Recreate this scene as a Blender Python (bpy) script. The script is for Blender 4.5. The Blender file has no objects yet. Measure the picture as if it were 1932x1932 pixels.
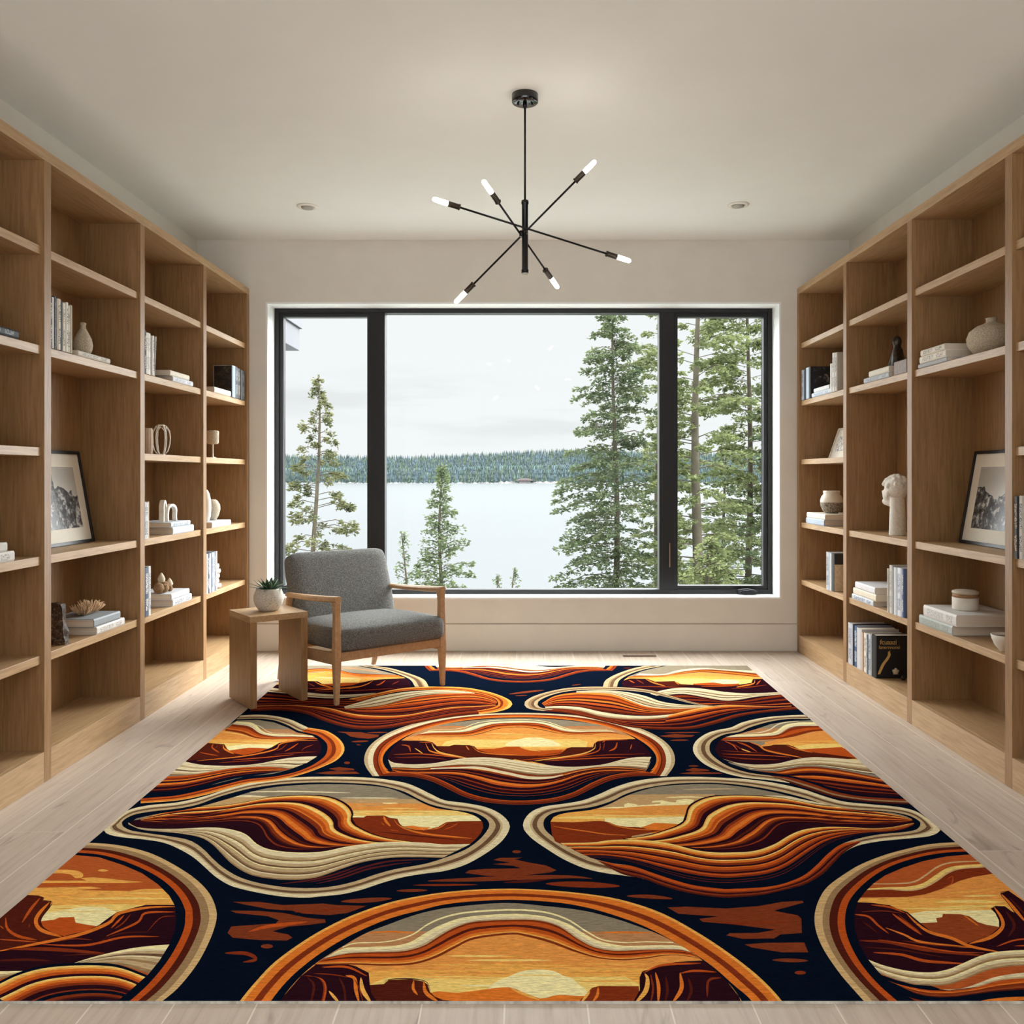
import bpy, bmesh, math, random
import numpy as np
from mathutils import Vector, Matrix, geometry, noise as mnoise

SC = bpy.context.scene
COL = SC.collection
PI = math.pi
random.seed(7)

# ------------------------------------------------------------------ camera, sky, exposure
F = 1650.0          # focal length in pixels of the 1932 px frame
EYE = 1.2
VX, VY = 987.0, 898.0   # vanishing point
cam_d = bpy.data.cameras.new('camera'); cam = bpy.data.objects.new('camera', cam_d); COL.objects.link(cam)
cam_d.sensor_width = 36; cam_d.lens = F/1932*36
cam.location = (0, 0, EYE); cam.rotation_euler = (PI/2, 0, 0)
cam_d.shift_x = -(VX-966)/1932; cam_d.shift_y = (VY-966)/1932
cam_d.clip_end = 6000; cam_d.clip_start = 0.05
SC.camera = cam
SC.view_settings.view_transform = 'Standard'; SC.view_settings.look = 'None'
SC.view_settings.gamma = 1; SC.view_settings.exposure = 0.0
SC.view_settings.use_curve_mapping = False
SC.cycles.use_denoising = True
try: SC.cycles.denoiser = 'OPENIMAGEDENOISE'
except Exception: pass
SC.cycles.max_bounces = 8; SC.cycles.diffuse_bounces = 6; SC.cycles.glossy_bounces = 3
SC.cycles.transmission_bounces = 3; SC.cycles.transparent_max_bounces = 12
SC.cycles.caustics_reflective = False; SC.cycles.caustics_refractive = False
SC.cycles.sample_clamp_indirect = 6.0
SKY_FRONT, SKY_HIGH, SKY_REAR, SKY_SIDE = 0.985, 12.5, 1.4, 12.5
BULB_E = 50.0

# overcast sky: pale band over the lake, much brighter overhead, with glow added out of view at the sides and behind
W = bpy.data.worlds.new('overcast_sky'); SC.world = W; W.use_nodes = True
nt = W.node_tree; nt.nodes.clear()
def wn(t, **k):
    n = nt.nodes.new(t)
    for a, b in k.items(): setattr(n, a, b)
    return n
tc = wn('ShaderNodeTexCoord'); sp = wn('ShaderNodeSeparateXYZ'); nt.links.new(tc.outputs['Generated'], sp.inputs[0])
def wmr(src, a, b, c, d, smooth=True):
    n = wn('ShaderNodeMapRange'); n.interpolation_type = 'SMOOTHSTEP' if smooth else 'LINEAR'
    nt.links.new(src, n.inputs['Value'])
    for i, v in zip(('From Min', 'From Max', 'To Min', 'To Max'), (a, b, c, d)): n.inputs[i].default_value = v
    return n.outputs['Result']
def wmath(op, a, b):
    n = wn('ShaderNodeMath', operation=op)
    for i, v in enumerate((a, b)):
        if isinstance(v, (int, float)): n.inputs[i].default_value = v
        else: nt.links.new(v, n.inputs[i])
    return n.outputs[0]
mp = wn('ShaderNodeMapping'); mp.inputs['Scale'].default_value = (2.2, 2.2, 16); nt.links.new(tc.outputs['Generated'], mp.inputs[0])
nz = wn('ShaderNodeTexNoise'); nz.inputs['Scale'].default_value = 1.6; nz.inputs['Detail'].default_value = 4; nt.links.new(mp.outputs[0], nz.inputs['Vector'])
cl = wmr(nz.outputs['Fac'], 0.5, 0.68, 0.0, 1.0)
lowband = wmath('MULTIPLY', wmr(sp.outputs['Z'], 0.02, 0.06, 0.0, 1.0), wmr(sp.outputs['Z'], 0.08, 0.15, 1.0, 0.0))
cl = wmath('MULTIPLY', cl, lowband)
base = wmath('SUBTRACT', SKY_FRONT, wmath('MULTIPLY', cl, 0.11))
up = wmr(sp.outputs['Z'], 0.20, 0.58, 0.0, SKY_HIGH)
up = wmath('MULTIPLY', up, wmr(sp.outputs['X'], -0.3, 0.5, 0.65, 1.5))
rear = wmath('MULTIPLY', wmr(sp.outputs['Y'], -0.1, -0.55, 0.0, SKY_REAR), wmr(sp.outputs['Z'], -0.3, 0.0, 3.9, 1.0))  # boost below the horizon added behind the room to brighten the ceiling
side = wmath('MULTIPLY', wmath('MULTIPLY', wmath('ADD', wmr(sp.outputs['X'], 0.29, 0.55, 0.0, SKY_SIDE*1.25), wmr(sp.outputs['X'], -0.29, -0.55, 0.0, SKY_SIDE*0.62)), wmr(sp.outputs['Y'], 0.0, 0.3, 0.0, 1.0)), wmr(sp.outputs['Z'], -0.12, 0.02, 0.0, 1.0))  # made-up glow at unseen side angles, brightens the shelf fronts
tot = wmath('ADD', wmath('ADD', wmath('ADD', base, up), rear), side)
# warm tone of the light that comes from behind, cool white in front
mix = wn('ShaderNodeMix', data_type='RGBA'); nt.links.new(wmr(sp.outputs['Y'], 0.15, -0.3, 0.0, 1.0), mix.inputs[0])
mix.inputs[6].default_value = (0.975, 0.995, 1.01, 1); mix.inputs[7].default_value = (0.95, 0.985, 1.04, 1)
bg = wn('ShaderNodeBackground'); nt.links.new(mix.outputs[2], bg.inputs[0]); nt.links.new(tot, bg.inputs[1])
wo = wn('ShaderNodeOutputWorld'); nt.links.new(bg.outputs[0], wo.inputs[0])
try: W.cycles.sampling_method = 'MANUAL'; W.cycles.sample_map_resolution = 512
except Exception: pass
def portal(name, loc, rot, sx, sy):
    d = bpy.data.lights.new(name, 'AREA'); d.shape = 'RECTANGLE'; d.size = sx; d.size_y = sy
    d.cycles.is_portal = True
    o = bpy.data.objects.new(name, d); COL.objects.link(o); o.location = loc; o.rotation_euler = rot
portal('window_portal', (0.0, 6.32, 1.37), (-PI/2, 0, 0), 3.5, 2.0)
portal('rear_window_portal', (0.0, -2.35, 1.42), (PI/2, 0, 0), 4.2, 2.6)

# ------------------------------------------------------------------ helpers
def srgb(r, g=None, b=None):
    if g is None: r, g, b = r
    def f(c):
        c = c/255.0
        return c/12.92 if c <= 0.04045 else ((c+0.055)/1.055)**2.4
    return (f(r), f(g), f(b), 1.0)
def at(x, y, Y):                       # photo pixel at distance Y -> world
    return Vector(((x-VX)*Y/F, Y, EYE-(y-VY)*Y/F))
MATS = {}
class NT:
    def __init__(s, name):
        s.m = bpy.data.materials.new(name); s.m.use_nodes = True; s.t = s.m.node_tree
        s.b = s.t.nodes['Principled BSDF']; s._co = None
    def n(s, typ, **k):
        n = s.t.nodes.new(typ)
        for a, b in k.items(): setattr(n, a, b)
        return n
    def l(s, a, b): s.t.links.new(a, b)
    def co(s, scale=(1, 1, 1), loc=(0, 0, 0), rot=(0, 0, 0), kind='Object'):
        if s._co is None: s._co = s.n('ShaderNodeTexCoord')
        m = s.n('ShaderNodeMapping'); m.inputs['Scale'].default_value = scale; m.inputs['Location'].default_value = loc
        m.inputs['Rotation'].default_value = rot
        s.l(s._co.outputs[kind], m.inputs[0]); return m.outputs[0]
    def noise(s, vec, scale=1, detail=4, rough=0.55, dist=0):
        n = s.n('ShaderNodeTexNoise'); n.inputs['Scale'].default_value = scale; n.inputs['Detail'].default_value = detail
        n.inputs['Roughness'].default_value = rough; n.inputs['Distortion'].default_value = dist; s.l(vec, n.inputs['Vector'])
        return n.outputs['Fac']
    def ramp(s, fac, stops):
        r = s.n('ShaderNodeValToRGB'); e = r.color_ramp.elements
        while len(e) < len(stops): e.new(0.5)
        for i, (p, c) in enumerate(stops): e[i].position = p; e[i].color = c
        s.l(fac, r.inputs[0]); return r.outputs[0]
    def mix(s, fac, a, b, mode='MIX'):
        m = s.n('ShaderNodeMix', data_type='RGBA', blend_type=mode)
        for i, v in ((0, fac), (6, a), (7, b)):
            if isinstance(v, (int, float, tuple)): m.inputs[i].default_value = v
            else: s.l(v, m.inputs[i])
        return m.outputs[2]
    def math(s, op, a, b=0.0, c=0.0):
        m = s.n('ShaderNodeMath', operation=op)
        for i, v in enumerate((a, b, c)):
            if isinstance(v, (int, float)): m.inputs[i].default_value = v
            else: s.l(v, m.inputs[i])
        return m.outputs[0]
    def mr(s, v, a, b, c, d):
        m = s.n('ShaderNodeMapRange'); s.l(v, m.inputs['Value'])
        for i, x in zip(('From Min', 'From Max', 'To Min', 'To Max'), (a, b, c, d)): m.inputs[i].default_value = x
        return m.outputs['Result']
    def bump(s, h, strength=0.3, dist=0.002):
        b = s.n('ShaderNodeBump'); b.inputs['Strength'].default_value = strength; b.inputs['Distance'].default_value = dist
        s.l(h, b.inputs['Height']); s.l(b.outputs[0], s.b.inputs['Normal'])
    def set(s, col=None, rough=None, spec=None, metal=None):
        if col is not None:
            if isinstance(col, tuple): s.b.inputs['Base Color'].default_value = col
            else: s.l(col, s.b.inputs['Base Color'])
        if rough is not None: s.b.inputs['Roughness'].default_value = rough
        if spec is not None: s.b.inputs['Specular IOR Level'].default_value = spec
        if metal is not None: s.b.inputs['Metallic'].default_value = metal
        return s.m
def plain(name, rgb, rough=0.6, spec=0.3, metal=0.0, var=0.08, scale=30, bump=0.0):
    key = (name, rgb, rough)
    if key in MATS: return MATS[key]
    M = NT(name); c = srgb(rgb) if max(rgb) > 1 else (*rgb, 1)
    d = tuple(max(0, x*(1-var)) for x in c[:3])+(1,); u = tuple(min(1, x*(1+var)) for x in c[:3])+(1,)
    n = M.noise(M.co(), scale, 4)
    m = M.set(M.ramp(n, [(0.3, d), (0.7, u)]), rough, spec, metal)
    if bump: M.bump(n, bump, 0.002)
    MATS[key] = m; return m

def mesh_obj(name, verts, faces, mat, parent=None, smooth=False, loc=None):
    me = bpy.data.meshes.new(name); me.from_pydata([tuple(v) for v in verts], [], faces); me.update()
    o = bpy.data.objects.new(name, me); COL.objects.link(o)
    for m in (mat if isinstance(mat, list) else [mat]): me.materials.append(m)
    if smooth: me.polygons.foreach_set('use_smooth', [True]*len(me.polygons))
    if parent: o.parent = parent
    if loc is not None: o.location = loc
    return o
class MB:
    """collects shapes into one mesh"""
    def __init__(s): s.v = []; s.f = []; s.sm = []
    def add(s, v, f, smooth=False):
        b = len(s.v); s.v += [Vector(p) for p in v]; s.f += [tuple(i+b for i in q) for q in f]; s.sm += [smooth]*len(f)
    def box(s, x0, x1, y0, y1, z0, z1, M=None):
        v = [Vector((x, y, z)) for z in (z0, z1) for y in (y0, y1) for x in (x0, x1)]
        if M: v = [M @ p for p in v]
        s.add(v, [(0, 2, 3, 1), (4, 5, 7, 6), (0, 1, 5, 4), (1, 3, 7, 5), (3, 2, 6, 7), (2, 0, 4, 6)])
    def prism(s, poly, axis, a, b, M=None):
        """poly of 2D points extruded along axis"""
        def mk(p, q):
            return Vector({'x': (q, p[0], p[1]), 'y': (p[0], q, p[1]), 'z': (p[0], p[1], q)}[axis])
        n = len(poly); v = [mk(p, a) for p in poly]+[mk(p, b) for p in poly]
        if M: v = [M @ p for p in v]
        s.add(v, [tuple(range(n))[::-1], tuple(range(n, 2*n))]+[(i, (i+1) % n, (i+1) % n+n, i+n) for i in range(n)])
    def tube(s, pts, rads, seg=10, caps=True):
        pts = [Vector(p) for p in pts]; n = len(pts)
        if isinstance(rads, (int, float)): rads = [rads]*n
        rings = []; up = None
        for i, p in enumerate(pts):
            d = (pts[min(i+1, n-1)]-pts[max(i-1, 0)]).normalized()
            if up is None:
                up = Vector((0, 0, 1)) if abs(d.z) < 0.9 else Vector((1, 0, 0))
            a = d.cross(up).normalized(); b = a.cross(d).normalized(); up = b
            rings.append([p+(a*math.cos(2*PI*k/seg)+b*math.sin(2*PI*k/seg))*rads[i] for k in range(seg)])
        v = [q for r in rings for q in r]
        f = [(i*seg+k, i*seg+(k+1) % seg, (i+1)*seg+(k+1) % seg, (i+1)*seg+k) for i in range(n-1) for k in range(seg)]
        s.add(v, f, True)
        if caps: s.add(rings[0], [tuple(range(seg))[::-1]]); s.add(rings[-1], [tuple(range(seg))])
    def lathe(s, prof, c=(0, 0, 0), seg=32, M=None, fn=None):
        """prof [(r,z)...] around z"""
        v = []; n = len(prof)
        for r, z in prof:
            for k in range(seg):
                a = 2*PI*k/seg; rr = r*(fn(a, z) if fn else 1)
                p = Vector((c[0]+rr*math.cos(a), c[1]+rr*math.sin(a), c[2]+z)); v.append(M @ p if M else p)
        f = [(i*seg+k, i*seg+(k+1) % seg, (i+1)*seg+(k+1) % seg, (i+1)*seg+k) for i in range(n-1) for k in range(seg)]
        s.add(v, f, True)
    def build(s, name, mat, parent=None, bevel=0, M=None, sub=0, loc=None, seg=2):
        me = bpy.data.meshes.new(name)
        vs = [M @ p for p in s.v] if M else s.v
        me.from_pydata([tuple(p) for p in vs], [], s.f); me.update()
        me.polygons.foreach_set('use_smooth', s.sm)
        for m in (mat if isinstance(mat, list) else [mat]): me.materials.append(m)
        bm = bmesh.new(); bm.from_mesh(me); bmesh.ops.remove_doubles(bm, verts=bm.verts, dist=1e-5)
        bmesh.ops.recalc_face_normals(bm, faces=bm.faces); bm.to_mesh(me); bm.free()
        o = bpy.data.objects.new(name, me); COL.objects.link(o)
        if parent: o.parent = parent
        if loc is not None: o.location = loc
        if bevel:
            b = o.modifiers.new('bevel', 'BEVEL'); b.width = bevel; b.segments = seg; b.limit_method = 'ANGLE'; b.angle_limit = 0.6
            b.harden_normals = False
        if sub:
            m = o.modifiers.new('sub', 'SUBSURF'); m.levels = sub; m.render_levels = sub
        return o
def tag(o, label, cat, group=None, kind=None):
    o['label'] = label; o['category'] = cat
    if group: o['group'] = group
    if kind: o['kind'] = kind
    return o
def empty(name, loc, label, cat, group=None, rz=0):
    o = bpy.data.objects.new(name, None); COL.objects.link(o); o.location = loc; o.rotation_euler = (0, 0, rz); o.empty_display_size = 0.05
    return tag(o, label, cat, group)
def struct(o): o['kind'] = 'structure'; return o
# ------------------------------------------------------------------ room shell
XW, YB, ZC, YR = 2.233, 5.982, 2.813, -2.2
M = NT('beige_plaster'); n = M.noise(M.co(), 6, 5); mat_wall = M.set(M.ramp(n, [(0.3, srgb(217, 213, 205)), (0.7, srgb(222, 218, 210))]), 0.75, 0.2); M.bump(M.noise(M.co(), 220, 2), 0.05, 0.001)
M = NT('ceiling_paint'); n = M.noise(M.co(), 3, 4); mat_ceil = M.set(M.ramp(n, [(0.3, srgb(238, 240, 238)), (0.7, srgb(241, 243, 241))]), 0.8, 0.15)
mat_white = plain('white_reveal_paint', (238, 240, 240), 0.5, 0.3, var=0.02, scale=4)
mat_black = plain('black_window_metal', (13, 13, 15), 0.45, 0.4, var=0.1, scale=12)

# floor boards
M = NT('pale_oak_boards')
co = M.co(); sx = M.n('ShaderNodeSeparateXYZ'); M.l(co, sx.inputs[0])
u = M.math('DIVIDE', M.math('ADD', sx.outputs['X'], 0.042+0.1875*40), 0.1875)
fr = M.math('FRACT', u); idx = M.math('FLOOR', u)
wn1 = M.n('ShaderNodeTexWhiteNoise', noise_dimensions='1D'); M.l(idx, wn1.inputs['W'])
yoff = M.math('ADD', sx.outputs['Y'], M.math('MULTIPLY', wn1.outputs['Value'], 7.3))
v = M.math('DIVIDE', yoff, 2.3); vid = M.math('FLOOR', v); vf = M.math('FRACT', v)
wn2 = M.n('ShaderNodeTexWhiteNoise', noise_dimensions='2D'); cb = M.n('ShaderNodeCombineXYZ'); M.l(idx, cb.inputs[0]); M.l(vid, cb.inputs[1]); M.l(cb.outputs[0], wn2.inputs['Vector'])
cb2 = M.n('ShaderNodeCombineXYZ'); M.l(sx.outputs['X'], cb2.inputs[0]); M.l(M.math('ADD', sx.outputs['Y'], M.math('MULTIPLY', wn2.outputs['Value'], 9)), cb2.inputs[1]); M.l(M.math('MULTIPLY', wn2.outputs['Value'], 5), cb2.inputs[2])
mpp = M.n('ShaderNodeMapping'); mpp.inputs['Scale'].default_value = (26, 1.6, 1); M.l(cb2.outputs[0], mpp.inputs[0])
g = M.noise(mpp.outputs[0], 2.2, 7, 0.6, 0.4)
mp3 = M.n('ShaderNodeMapping'); mp3.inputs['Scale'].default_value = (9, 2.2, 1); M.l(cb2.outputs[0], mp3.inputs[0])
kn = M.noise(mp3.outputs[0], 1.4, 3, 0.5, 1.5)
c = M.ramp(g, [(0.25, srgb(172, 155, 139)), (0.5, srgb(193, 177, 161)), (0.75, srgb(204, 189, 174))])
c = M.mix(M.mr(wn2.outputs['Value'], 0, 1, 0, 0.22), c, srgb(176, 155, 136))
c = M.mix(M.mr(kn, 0.62, 0.76, 0, 0.6), c, srgb(122, 104, 92))
line = M.math('LESS_THAN', M.math('MINIMUM', fr, M.math('SUBTRACT', 1.0, fr)), 0.0105)
line2 = M.math('LESS_THAN', M.math('MINIMUM', vf, M.math('SUBTRACT', 1.0, vf)), 0.0006)
c = M.mix(M.math('MAXIMUM', M.math('MULTIPLY', line, 1.0), M.math('MULTIPLY', line2, 0.6)), c, srgb(220, 208, 192))
mat_floor = M.set(c, 0.42, 0.35)
M.bump(g, 0.08, 0.001)

mb = MB(); mb.box(-XW, XW, YR, YB, -0.1, 0); struct(mb.build('floor', mat_floor))
mb = MB(); mb.box(-XW-0.3, XW+0.3, YR-0.3, YB+0.3, ZC, ZC+0.2); struct(mb.build('ceiling', mat_ceil))
mb = MB(); mb.box(-XW-0.3, -XW, YR-0.3, YB+0.3, -0.1, ZC); struct(mb.build('wall_left', mat_wall))
mb = MB(); mb.box(XW, XW+0.3, YR-0.3, YB+0.3, -0.1, ZC); struct(mb.build('wall_right', mat_wall))
WX0, WX1, WZ0, WZ1 = -1.748, 1.752, 0.370, 2.378
mb = MB(); T = 0.30
mb.box(-XW, WX0-0.012, YB, YB+T, -0.1, ZC); mb.box(WX1+0.012, XW, YB, YB+T, -0.1, ZC)
mb.box(WX0-0.012, WX1+0.012, YB, YB+T, -0.1, WZ0-0.012); mb.box(WX0-0.012, WX1+0.012, YB, YB+T, WZ1+0.012, ZC)
struct(mb.build('wall_back', mat_wall))
# white reveal lining
mb = MB(); e = 0.012
mb.box(WX0-e, WX0, YB-0.001, YB+T, WZ0-e, WZ1+e); mb.box(WX1, WX1+e, YB-0.001, YB+T, WZ0-e, WZ1+e)
mb.box(WX0, WX1, YB-0.001, YB+T, WZ0-e, WZ0); mb.box(WX0, WX1, YB-0.001, YB+T, WZ1, WZ1+e)
struct(mb.build('trim_1', mat_white))
mb = MB(); mb.box(-1.873, 1.873, YB-0.006, YB, 0.004, 0.186); struct(mb.build('baseboard_back', mat_wall, bevel=0.0015))
mb = MB(); mb.box(-1.873, 1.873, YB-0.0064, YB, 0.1862, 0.1896); struct(mb.build('gap_shadow_strip', plain('painted_gap_shadow', (150, 136, 120), .8, .1)))  # dark strip added as the painted shadow of the gap above the baseboard
# rear wall (behind the camera) with a wide glazed opening
mb = MB(); RX, RZ0, RZ1 = 2.05, 0.1, 2.65
mb.box(-XW, -RX, YR-0.2, YR, -0.1, ZC); mb.box(RX, XW, YR-0.2, YR, -0.1, ZC)
mb.box(-RX, RX, YR-0.2, YR, -0.1, RZ0); mb.box(-RX, RX, YR-0.2, YR, RZ1, ZC)
struct(mb.build('wall_rear', mat_wall))

# glass: thin clear pane
M = NT('clear_pane_glass'); M.t.nodes.remove(M.b)
tr = M.n('ShaderNodeBsdfTransparent'); tr.inputs[0].default_value = (0.97, 0.98, 0.975, 1); gl = M.n('ShaderNodeBsdfGlossy'); gl.inputs['Roughness'].default_value = 0.02
mx = M.n('ShaderNodeMixShader'); mx.inputs[0].default_value = 0.0025; M.l(tr.outputs[0], mx.inputs[1]); M.l(gl.outputs[0], mx.inputs[2])
M.l(mx.outputs[0], M.t.nodes['Material Output'].inputs[0]); mat_glass = M.m

# black window: outer frame, two mullions, two side sashes, three panes
def ring(mb, x0, x1, z0, z1, w, y0, y1, wt=None, wb=None):
    wt = wt or w; wb = wb or w
    mb.box(x0, x0+w, y0, y1, z0, z1); mb.box(x1-w, x1, y0, y1, z0, z1)
    mb.box(x0+w, x1-w, y0, y1, z0, z0+wb); mb.box(x0+w, x1-w, y0, y1, z1-wt, z1)
FY = YB+0.165
win = bpy.data.objects.new('window_1', None); COL.objects.link(win); struct(win)
mb = MB(); ring(mb, WX0, WX1, WZ0, WZ1, 0.032, FY, FY+0.09); 
mb.box(-1.078, -0.972, FY+0.002, FY+0.09, WZ0+0.02, WZ1-0.02); mb.box(0.957, 1.067, FY+0.002, FY+0.09, WZ0+0.02, WZ1-0.02)
mb.build('window_frame', mat_black, win, bevel=0.003)
def sash(x0, x1):
    mb = MB(); ring(mb, x0, x1, WZ0+0.02, WZ1-0.02, 0.038, FY+0.012, FY+0.075)
    o = mb.build('window_sash', mat_black, win, bevel=0.003)
    mb = MB(); mb.box(x0+0.03, x1-0.03, FY+0.045, FY+0.051, WZ0+0.05, WZ1-0.05); mb.build('glass_pane', mat_glass, o)
    return o
sash(WX0+0.02, -1.06); s2 = sash(1.05, WX1-0.02)
mb = MB(); mb.box(-0.975, 0.96, FY+0.045, FY+0.053, WZ0+0.03, WZ1-0.03); mb.build('glass_pane', mat_glass, win)
mb = MB()  # crank on the right sash, and its slim lock lever
mb.box(1.505, 1.64, FY-0.03, FY+0.012, WZ0+0.004, WZ0+0.024); mb.box(1.53, 1.62, FY-0.045, FY-0.03, WZ0+0.01, WZ0+0.03)
mb.tube([(1.62, FY-0.04, WZ0+0.028), (1.56, FY-0.055, WZ0+0.04), (1.505, FY-0.05, WZ0+0.034), (1.50, FY-0.05, WZ0+0.018)], 0.006)
mb.build('window_crank', plain('dark_crank_metal', (40, 42, 46), 0.3, 0.5, 0.6), win, bevel=0.003)
mb = MB(); mb.box(1.026, 1.032, FY-0.012, FY+0.004, WZ0+0.19, WZ0+0.36); mb.build('sash_lock', plain('brass_lock_strip', (150, 120, 96), 0.35, 0.5, 0.5), win, bevel=0.002)
win2 = bpy.data.objects.new('window_2', None); COL.objects.link(win2); struct(win2)
mb = MB(); ring(mb, -RX, RX, RZ0, RZ1, 0.05, YR-0.14, YR-0.06); mb.box(-0.7, -0.64, YR-0.14, YR-0.06, RZ0, RZ1); mb.box(0.64, 0.7, YR-0.14, YR-0.06, RZ0, RZ1)
mb.build('window_frame', mat_black, win2)
for a, b in ((-RX+.05, -.7), (-.64, .64), (.7, RX-.05)):
    mb = MB(); mb.box(a, b, YR-0.105, YR-0.097, RZ0+.05, RZ1-.05); mb.build('glass_pane', mat_glass, win2)

# floor vent slot near the window wall
mb = MB(); a = at(1173, 1236, 5.858); mb.box(0.665, 0.885, 5.80, 5.84, 0.0005, 0.004)
o = mb.build('floor_vent', plain('dark_bronze_vent', (96, 74, 56), 0.6), bevel=0.001); tag(o, 'small dark slot vent let into the floor under the window', 'floor vent')

# ------------------------------------------------------------------ bookcases
M = NT('oak_veneer')
g1 = M.noise(M.co((14, 14, 0.9)), 6, 6, 0.6, 0.6); g2 = M.noise(M.co((3, 3, 0.5)), 2.5, 3, 0.5, 1.2)
c = M.ramp(g1, [(0.3, srgb(130, 97, 62)), (0.55, srgb(152, 117, 79)), (0.75, srgb(162, 128, 90))])
c = M.mix(M.mr(g2, 0.55, 0.7, 0, 0.25), c, srgb(136, 106, 76))
mat_oak_v = M.set(c, 0.42, 0.4); M.bump(g1, 0.08, 0.001)
M = NT('oak_veneer_lengthwise_lit')
g1 = M.noise(M.co((14, 0.9, 14)), 6, 6, 0.6, 0.6)
c = M.ramp(g1, [(0.3, srgb(158, 126, 88)), (0.55, srgb(180, 148, 109)), (0.75, srgb(190, 159, 121))])  # lighter copy of the oak, brightness of lit fronts put into its colour
mat_oak_h = M.set(c, 0.4, 0.45); M.bump(g1, 0.08, 0.001)
LEV = [2.10, 1.71, 1.312, 0.885, 0.498]
XF, XBK, BT = 1.873, 2.165, 2.48
def bookcase(side, stiles, absent, label):
    sg = -1 if side == 'left' else 1
    o = empty('bookcase', (sg*XF, (stiles[0]+stiles[-1])/2, 0), label, 'bookcase', 'built-in oak bookcases')
    M4 = Matrix.Translation((-sg*XF, -(stiles[0]+stiles[-1])/2, 0))
    def bx(name, x0, x1, y0, y1, z0, z1, mat, bev=0.0012):
        mb = MB(); a, b = sorted((sg*x0, sg*x1)); mb.box(a, b, y0, y1, z0, z1); return mb.build(name, mat, o, bevel=bev, M=M4)
    y0, y1 = stiles[-1]-0.025, stiles[0]+0.025
    bx('back_panel', XBK, XBK+0.018, y0, y1, 0.0, BT-0.01, mat_oak_v, 0)
    bx('top_panel', XF, XBK+0.018, y0, y1, BT-0.043, BT, mat_oak_h)
    for y in stiles: bx('upright', XF+0.0005, XBK, y-0.025, y+0.025, 0.0, BT-0.043, mat_oak_v)
    for i in range(len(stiles)-1):
        ya, yb = stiles[i+1]+0.025, stiles[i]-0.025
        bx('plinth', XF+0.001, XF+0.022, ya, yb, 0.0, 0.12, mat_oak_h, 0.001)
        bx('bottom_shelf', XF+0.022, XBK, ya, yb, 0.10, 0.12, mat_oak_h, 0.0005)
        for z in LEV:
            if (i, z) in absent: continue
            bx('shelf', XF+0.014, XBK, ya, yb, z-0.034, z, mat_oak_h)
    return o
LS = [5.957, 5.150, 4.306, 3.447, 2.600, 1.755, 0.91]
RS = [5.957, 5.094, 4.242, 3.376, 2.530, 1.685, 0.84]
bookcase('left', LS, {(2, 1.312)}, 'floor-to-ceiling oak bookcase along the left wall, behind the side table')
bookcase('right', RS, {(1, 1.312), (2, 1.312)}, 'floor-to-ceiling oak bookcase along the right wall, holding the white head sculpture')
# ------------------------------------------------------------------ rug: woven pattern cut as coloured pile regions
RT = 0.007
RX0, RX1, RY0, RY1 = -1.411, 1.408, 1.987, 5.500
PAL = {k: srgb(v) for k, v in dict(
    nv=(10, 19, 34), pl=(44, 17, 26), br=(84, 32, 22), ru=(132, 52, 26), ls=(150, 70, 36), or_=(192, 84, 32), o2=(186, 92, 44), bo=(228, 124, 46), sk=(236, 156, 76),
    go=(244, 178, 86), ye=(250, 214, 122), py=(252, 238, 176), cr=(234, 218, 176), sa=(214, 178, 124), be=(198, 172, 130), ta=(160, 128, 90),
    dt=(112, 84, 60), gy=(146, 134, 112), sb=(192, 138, 92), mr=(88, 34, 34), is_=(128, 58, 32), tn=(200, 162, 112)).items()}
PAL['or'] = PAL['or_']; PAL['is'] = PAL['is_']
FR = {1: (420, 1240, 3.45), 2: (960, 1240, 3.45), 3: (1240, 1300, 3.45), 4: (180, 1440, 3.864), 5: (580, 1440, 3.864), 6: (960, 1440, 3.864),
      7: (1360, 1440, 3.864), 8: (0, 1580, 4.293), 9: (400, 1580, 3.331), 10: (950, 1580, 3.331), 11: (1500, 1580, 4.472), 12: (180, 1320, 3.864), 13: (680, 1330, 3.167)}
SHP = []          # (points on the floor plan, colour, clip id)
CL = [None]; OFF = [0.0, 0.0]
def smooth(pts, n, closed=False):
    P = np.array(pts, float)
    if len(P) < 3: 
        t = np.linspace(0, 1, n)[:, None]; return P[0]*(1-t)+P[-1]*t
    if closed: P = np.vstack([P[-1], P, P[0], P[1]])
    else: P = np.vstack([2*P[0]-P[1], P, 2*P[-1]-P[-2]])
    out = []
    for i in range(1, len(P)-2):
        p0, p1, p2, p3 = P[i-1:i+3]; t = np.linspace(0, 1, 12, endpoint=False)[:, None]
        out.append(0.5*((2*p1)+(-p0+p2)*t+(2*p0-5*p1+4*p2-p3)*t*t+(-p0+3*p1-3*p2+p3)*t**3))
    out.append(P[-2][None]); Q = np.vstack(out)
    d = np.r_[0, np.cumsum(np.hypot(*np.diff(Q, axis=0).T))]; s = np.linspace(0, d[-1], n)
    return np.c_[np.interp(s, d, Q[:, 0]), np.interp(s, d, Q[:, 1])]
def plan(k, P):
    x0, y0, s = FR[k]; P = np.array(P, float); x = x0+P[:, 0]/s; y = y0+P[:, 1]/s
    Y = F*(EYE-RT)/np.maximum(y-VY, 1); X = (x-VX)*Y/F
    return np.c_[X+OFF[0], Y+OFF[1]]
def addpoly(Q, col): SHP.append((Q, PAL[col], CL[0]))
def P_(k, pts, col, sm=False, n=None):
    p = smooth(list(pts), n or len(pts)*5, True)[:-1] if sm else np.array(pts, float)
    addpoly(plan(k, p), col); return len(SHP)-1
def parse(spec):
    out = []
    for t in spec.split():
        c = t[:2]; w = float(t[2:]) if len(t) > 2 else 1.0; out.append((c, w))
    return out
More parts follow.
